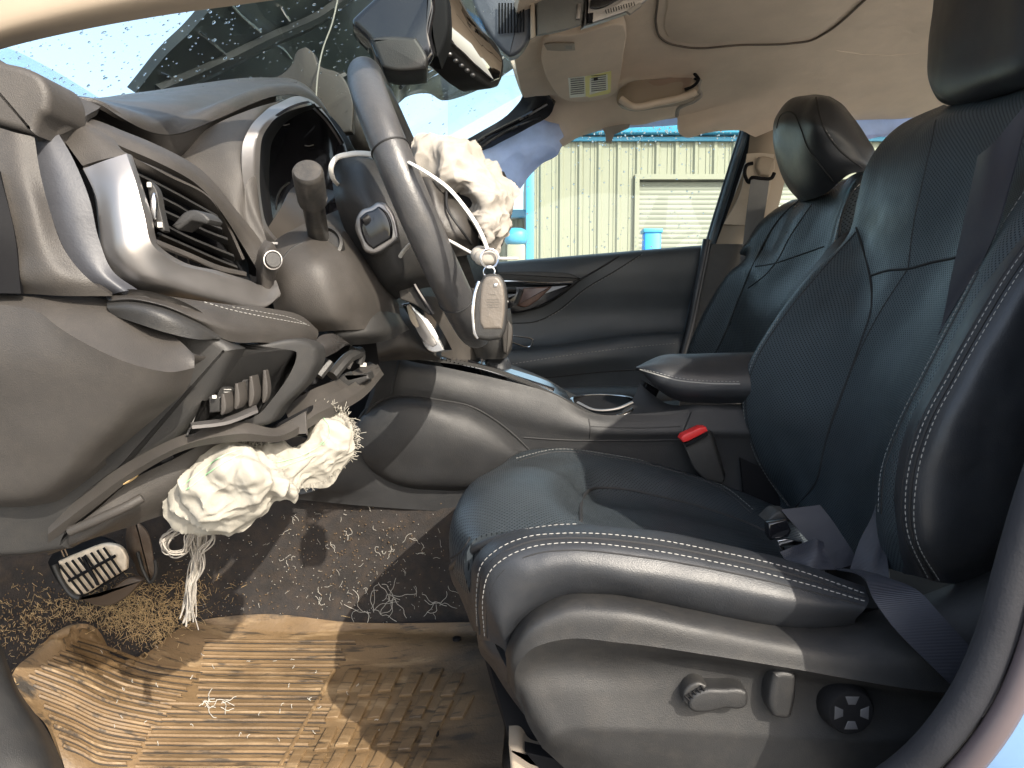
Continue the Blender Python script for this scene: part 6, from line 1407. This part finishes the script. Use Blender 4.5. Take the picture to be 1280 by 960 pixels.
gp = emp('accelerator_pedal', P(180, 700, 1.15), 'dusty dark accelerator pedal right of the brake pedal', 'pedal')
obj('pedal_face', slab(outline([(168,650),(182,660),(194,700),(196,712),(190,728),(184,726),(176,710),(166,690)], 1.13), (-.02, .02, 0), .006), mat('dusty_pedal', (.09, .06, .04), .5, dust=.4), gp)
obj('pedal_rim', tube(cr(Ps([(172,690,1.125),(180,715,1.12),(188,728,1.12),(195,715,1.12),(194,700,1.12)]), 24), .003, 8), M['dash_dark'], gp)

# knee airbag
ka = emp('knee_airbag', P(310, 600, .75), 'burst cream knee airbag drooping under the dashboard with frayed edges', 'airbag')
NO_RECALC.add('knee_cloth')
kr = [[(217,612,.74),(240,585,.72),(270,562,.72),(290,555,.73),(325,556,.75),(384,552,.78),(384,520,.79),(400,512,.80),(425,514,.81),(441,532,.82)],
      [(216,622,.72),(242,598,.69),(275,575,.69),(300,566,.70),(330,562,.72),(375,555,.76),(392,535,.77),(408,525,.775),(428,528,.785),(442,548,.81)],
      [(218,634,.71),(245,612,.67),(280,592,.66),(308,580,.67),(335,574,.70),(372,570,.74),(396,556,.75),(412,545,.76),(430,548,.77),(441,560,.80)],
      [(226,646,.71),(255,628,.67),(290,608,.66),(318,596,.66),(348,596,.69),(378,592,.73),(398,572,.745),(414,562,.755),(430,562,.77),(438,568,.79)],
      [(240,652,.72),(272,645,.68),(305,628,.67),(330,612,.67),(356,612,.69),(380,606,.73),(396,594,.75),(412,584,.76),(427,576,.78),(436,574,.79)],
      [(255,656,.74),(285,658,.71),(315,652,.70),(340,630,.70),(362,624,.72),(380,618,.75),(394,606,.77),(412,594,.78),(424,586,.79),(433,579,.80)]]
Gk = surf(kr, 170, 130)
kd = gnoise(Gk, 8, .012, 2, 2.0) + clothfold(Gk, 15, .010, 4.0) + clothfold(Gk, 32, .0060, 9.0) + clothfold(Gk, 75, .0018, 1.0)
ko = obj('knee_cloth', shell(Gk, .002, disp=kd), M['airbag_knee'], ka)
TKA = bvh(ko)
obj('green_stitching', join([seam(TKA, l, .0006, lift=.0006) for l in ([(228,608),(250,590),(280,570),(300,562)], [(234,612),(256,595),(284,576),(302,568)], [(404,522),(412,535),(410,548),(404,556)], [(345,578),(370,572),(392,562),(406,550)], [(350,584),(372,577),(396,566)])]), mat('green_thread', (.30, .55, .30), .7), ka, kind='stuff')
fr = []
def frays(path, dn, n, ln, d0, d1):
    ln = ln * .62; n = int(n * 1.5)
    q = cr(np.array(path, float), n)
    for i in range(n):
        t_ = i / (n - 1); d_ = d0 + (d1 - d0) * t_
        a = q[i] + rng.normal(0, .8, 2); dr = np.array(dn) + rng.normal(0, .45, 2); L_ = ln * rng.uniform(.4, 1.3)
        b = a + dr * L_ * .5; c = a + dr * L_ + rng.normal(0, 1.5, 2)
        fr.append(tube(Ps([(a[0], a[1], d_), (b[0], b[1], d_ - .004), (c[0], c[1], d_ - .002)]), .00028, 4))
frays([(385,518),(400,510),(420,512),(436,522)], (.1, -1), 60, 9, .785, .80)
frays([(436,522),(442,540),(441,560),(434,574)], (1, .1), 70, 9, .80, .79)
frays([(432,577),(404,600),(380,608),(358,618)], (.4, 1), 40, 6, .79, .72)
frays([(218,630),(228,646),(245,654)], (-.5, .9), 40, 9, .71, .72)
frays([(285,556),(310,556),(328,560)], (.5, -.8), 40, 8, .70, .72)
obj('frayed_threads', join(fr), M['airbag_knee'], ka, kind='stuff')
# hanging bundle of threads
th = []
def thread(pts, r=.0007, jit=2.0):
    q = [(x + rng.normal(0, jit), y + rng.normal(0, jit), d_ + rng.normal(0, .006)) for x, y, d_ in pts]
    th.append(tube(cr(Ps(q), 36), r, 4))
for i in range(34):
    x0 = 240 + rng.uniform(-4, 14); x1 = 236 + rng.normal(0, 5); y1 = rng.uniform(735, 785)
    thread([(x0, 648, .74), (x0 + rng.normal(0, 4), 672, .745), (245 + rng.normal(0, 3), 705, .75), (240 + rng.normal(0, 3), 735, .755), (x1, y1, .76)], r=rng.uniform(.0005, .0011))
for i in range(16):
    rr = rng.uniform(.6, 1.1); cx_, cy_ = 218, 682
    thread([(242, 650, .735), (225, 660, .725), (cx_ - 14*rr, cy_ - 2, .72), (cx_ - 6, cy_ + 10*rr, .72), (cx_ + 12*rr, cy_ + 8, .725), (236, 672, .73), (246, 655, .735)], jit=2.6)
for i in range(5): thread([(256, 648, .74), (266, 662, .735), (264, 676, .735), (252, 690, .74), (248, 700, .745)], jit=2)
tb = obj('hanging_threads', join(th), M['airbag'], None, label='white bundle of torn threads hanging from the knee airbag to the mat', cat='threads', kind='stuff')
# lint on the carpet, straw
lt = []
def scrap(tree, cx_, cy_, n, spread, ln, r, curl=1.0, lift=.002, avoid=None):
    for i in range(n):
        x, y = cx_ + rng.normal(0, spread[0]), cy_ + rng.normal(0, spread[1])
        if avoid is not None and rng.random() < .93 and hit(avoid, x, y): continue
        a = rng.uniform(0, 2 * math.pi); pts = []
        for k in range(6):
            h = hit(tree, x, y, lift + rng.uniform(0, .003))
            if not h: break
            pts.append(h[0]); a += rng.normal(0, curl); x += math.cos(a) * ln / 5; y += math.sin(a) * ln / 5
        if len(pts) > 3 and np.max(np.linalg.norm(np.diff(pts, axis=0), axis=1)) < .05: lt.append(tube(cr(np.array(pts), 10), r, 4))
for k_ in range(13):
    x_, y_ = rng.uniform(330, 570), rng.uniform(640, 755); scrap(TCa, x_, y_, int(rng.integers(1, 5)), (3, 2), rng.uniform(8, 20), .00034, .7)
for k_ in range(44): scrap(TCa, rng.uniform(300, 575), rng.uniform(638, 765), 1, (1, 1), rng.uniform(4, 10), .00028, .4)
scrap(TCa, 466, 764, 9, (7, 2), 36, .00042, .75); scrap(TCa, 488, 748, 9, (7, 3), 30, .00042, .6); scrap(TCa, 545, 755, 7, (6, 2), 22, .0004, .6)
scrap(TCa, 395, 700, 300, (120, 50), 1.4, .00035)
scrap(TM, 268, 882, 12, (7, 3), 18, .0005, .5)
scrap(TM, 330, 880, 40, (120, 45), 5, .0004, .4)
obj('lint_scraps', join(lt), mat('lint_white', (.42, .40, .36), .9), None, label='white lint and thread scraps scattered over carpet and mat', cat='lint', kind='stuff')
lt = []
TCM = bvh(ca_, mo)
for cx_, cy_, n, sp_ in ((170,772,520,(40,14)), (205,796,300,(20,13)), (100,765,230,(50,16)), (200,745,260,(38,16)), (35,790,150,(30,22)), (20,880,60,(10,30)), (330,860,30,(120,40))):
    scrap(TCM, cx_, cy_, n, sp_, rng.uniform(4, 12), .00036, .10, .003, TM)
_lt = lt; lt = []
for cx_, cy_, n, sp_ in ((170,778,900,(60,20)), (60,780,600,(50,25)), (200,740,500,(60,20)), (440,690,200,(60,30))): scrap(TCa, cx_, cy_, n, sp_, 1.3, .0007, .5, .001, TM)
obj('dirt_grains', join(lt), mat('brown_dirt_grains', (.13, .085, .045), .9, var=.4, vscale=200), None, label='brown dirt grains trodden into the carpet round the pedals', cat='dirt', kind='stuff'); lt = _lt
obj('straw_litter', join(lt), mat('dry_straw', (.40, .28, .14), .7, var=.35, vscale=300), None, label='dry straw and grass litter heaped between pedals and mat', cat='straw', kind='stuff')
# near lower left sill edge
sil = emp('door_sill', W(-.5, .75, -.5), 'grey scuffed door sill edge in the bottom left corner', 'door sill')
obj('sill_panel', shell(surf([[(-60,780,.80),(-40,880,.76),(-20,980,.72),(-10,1060,.70)], [(-20,790,.82),(8,860,.80),(40,920,.78),(70,1000,.75)], [(0,800,.86),(22,860,.85),(60,915,.83),(95,1000,.80)]], 30, 16), .01), M['seat_plastic'], sil)
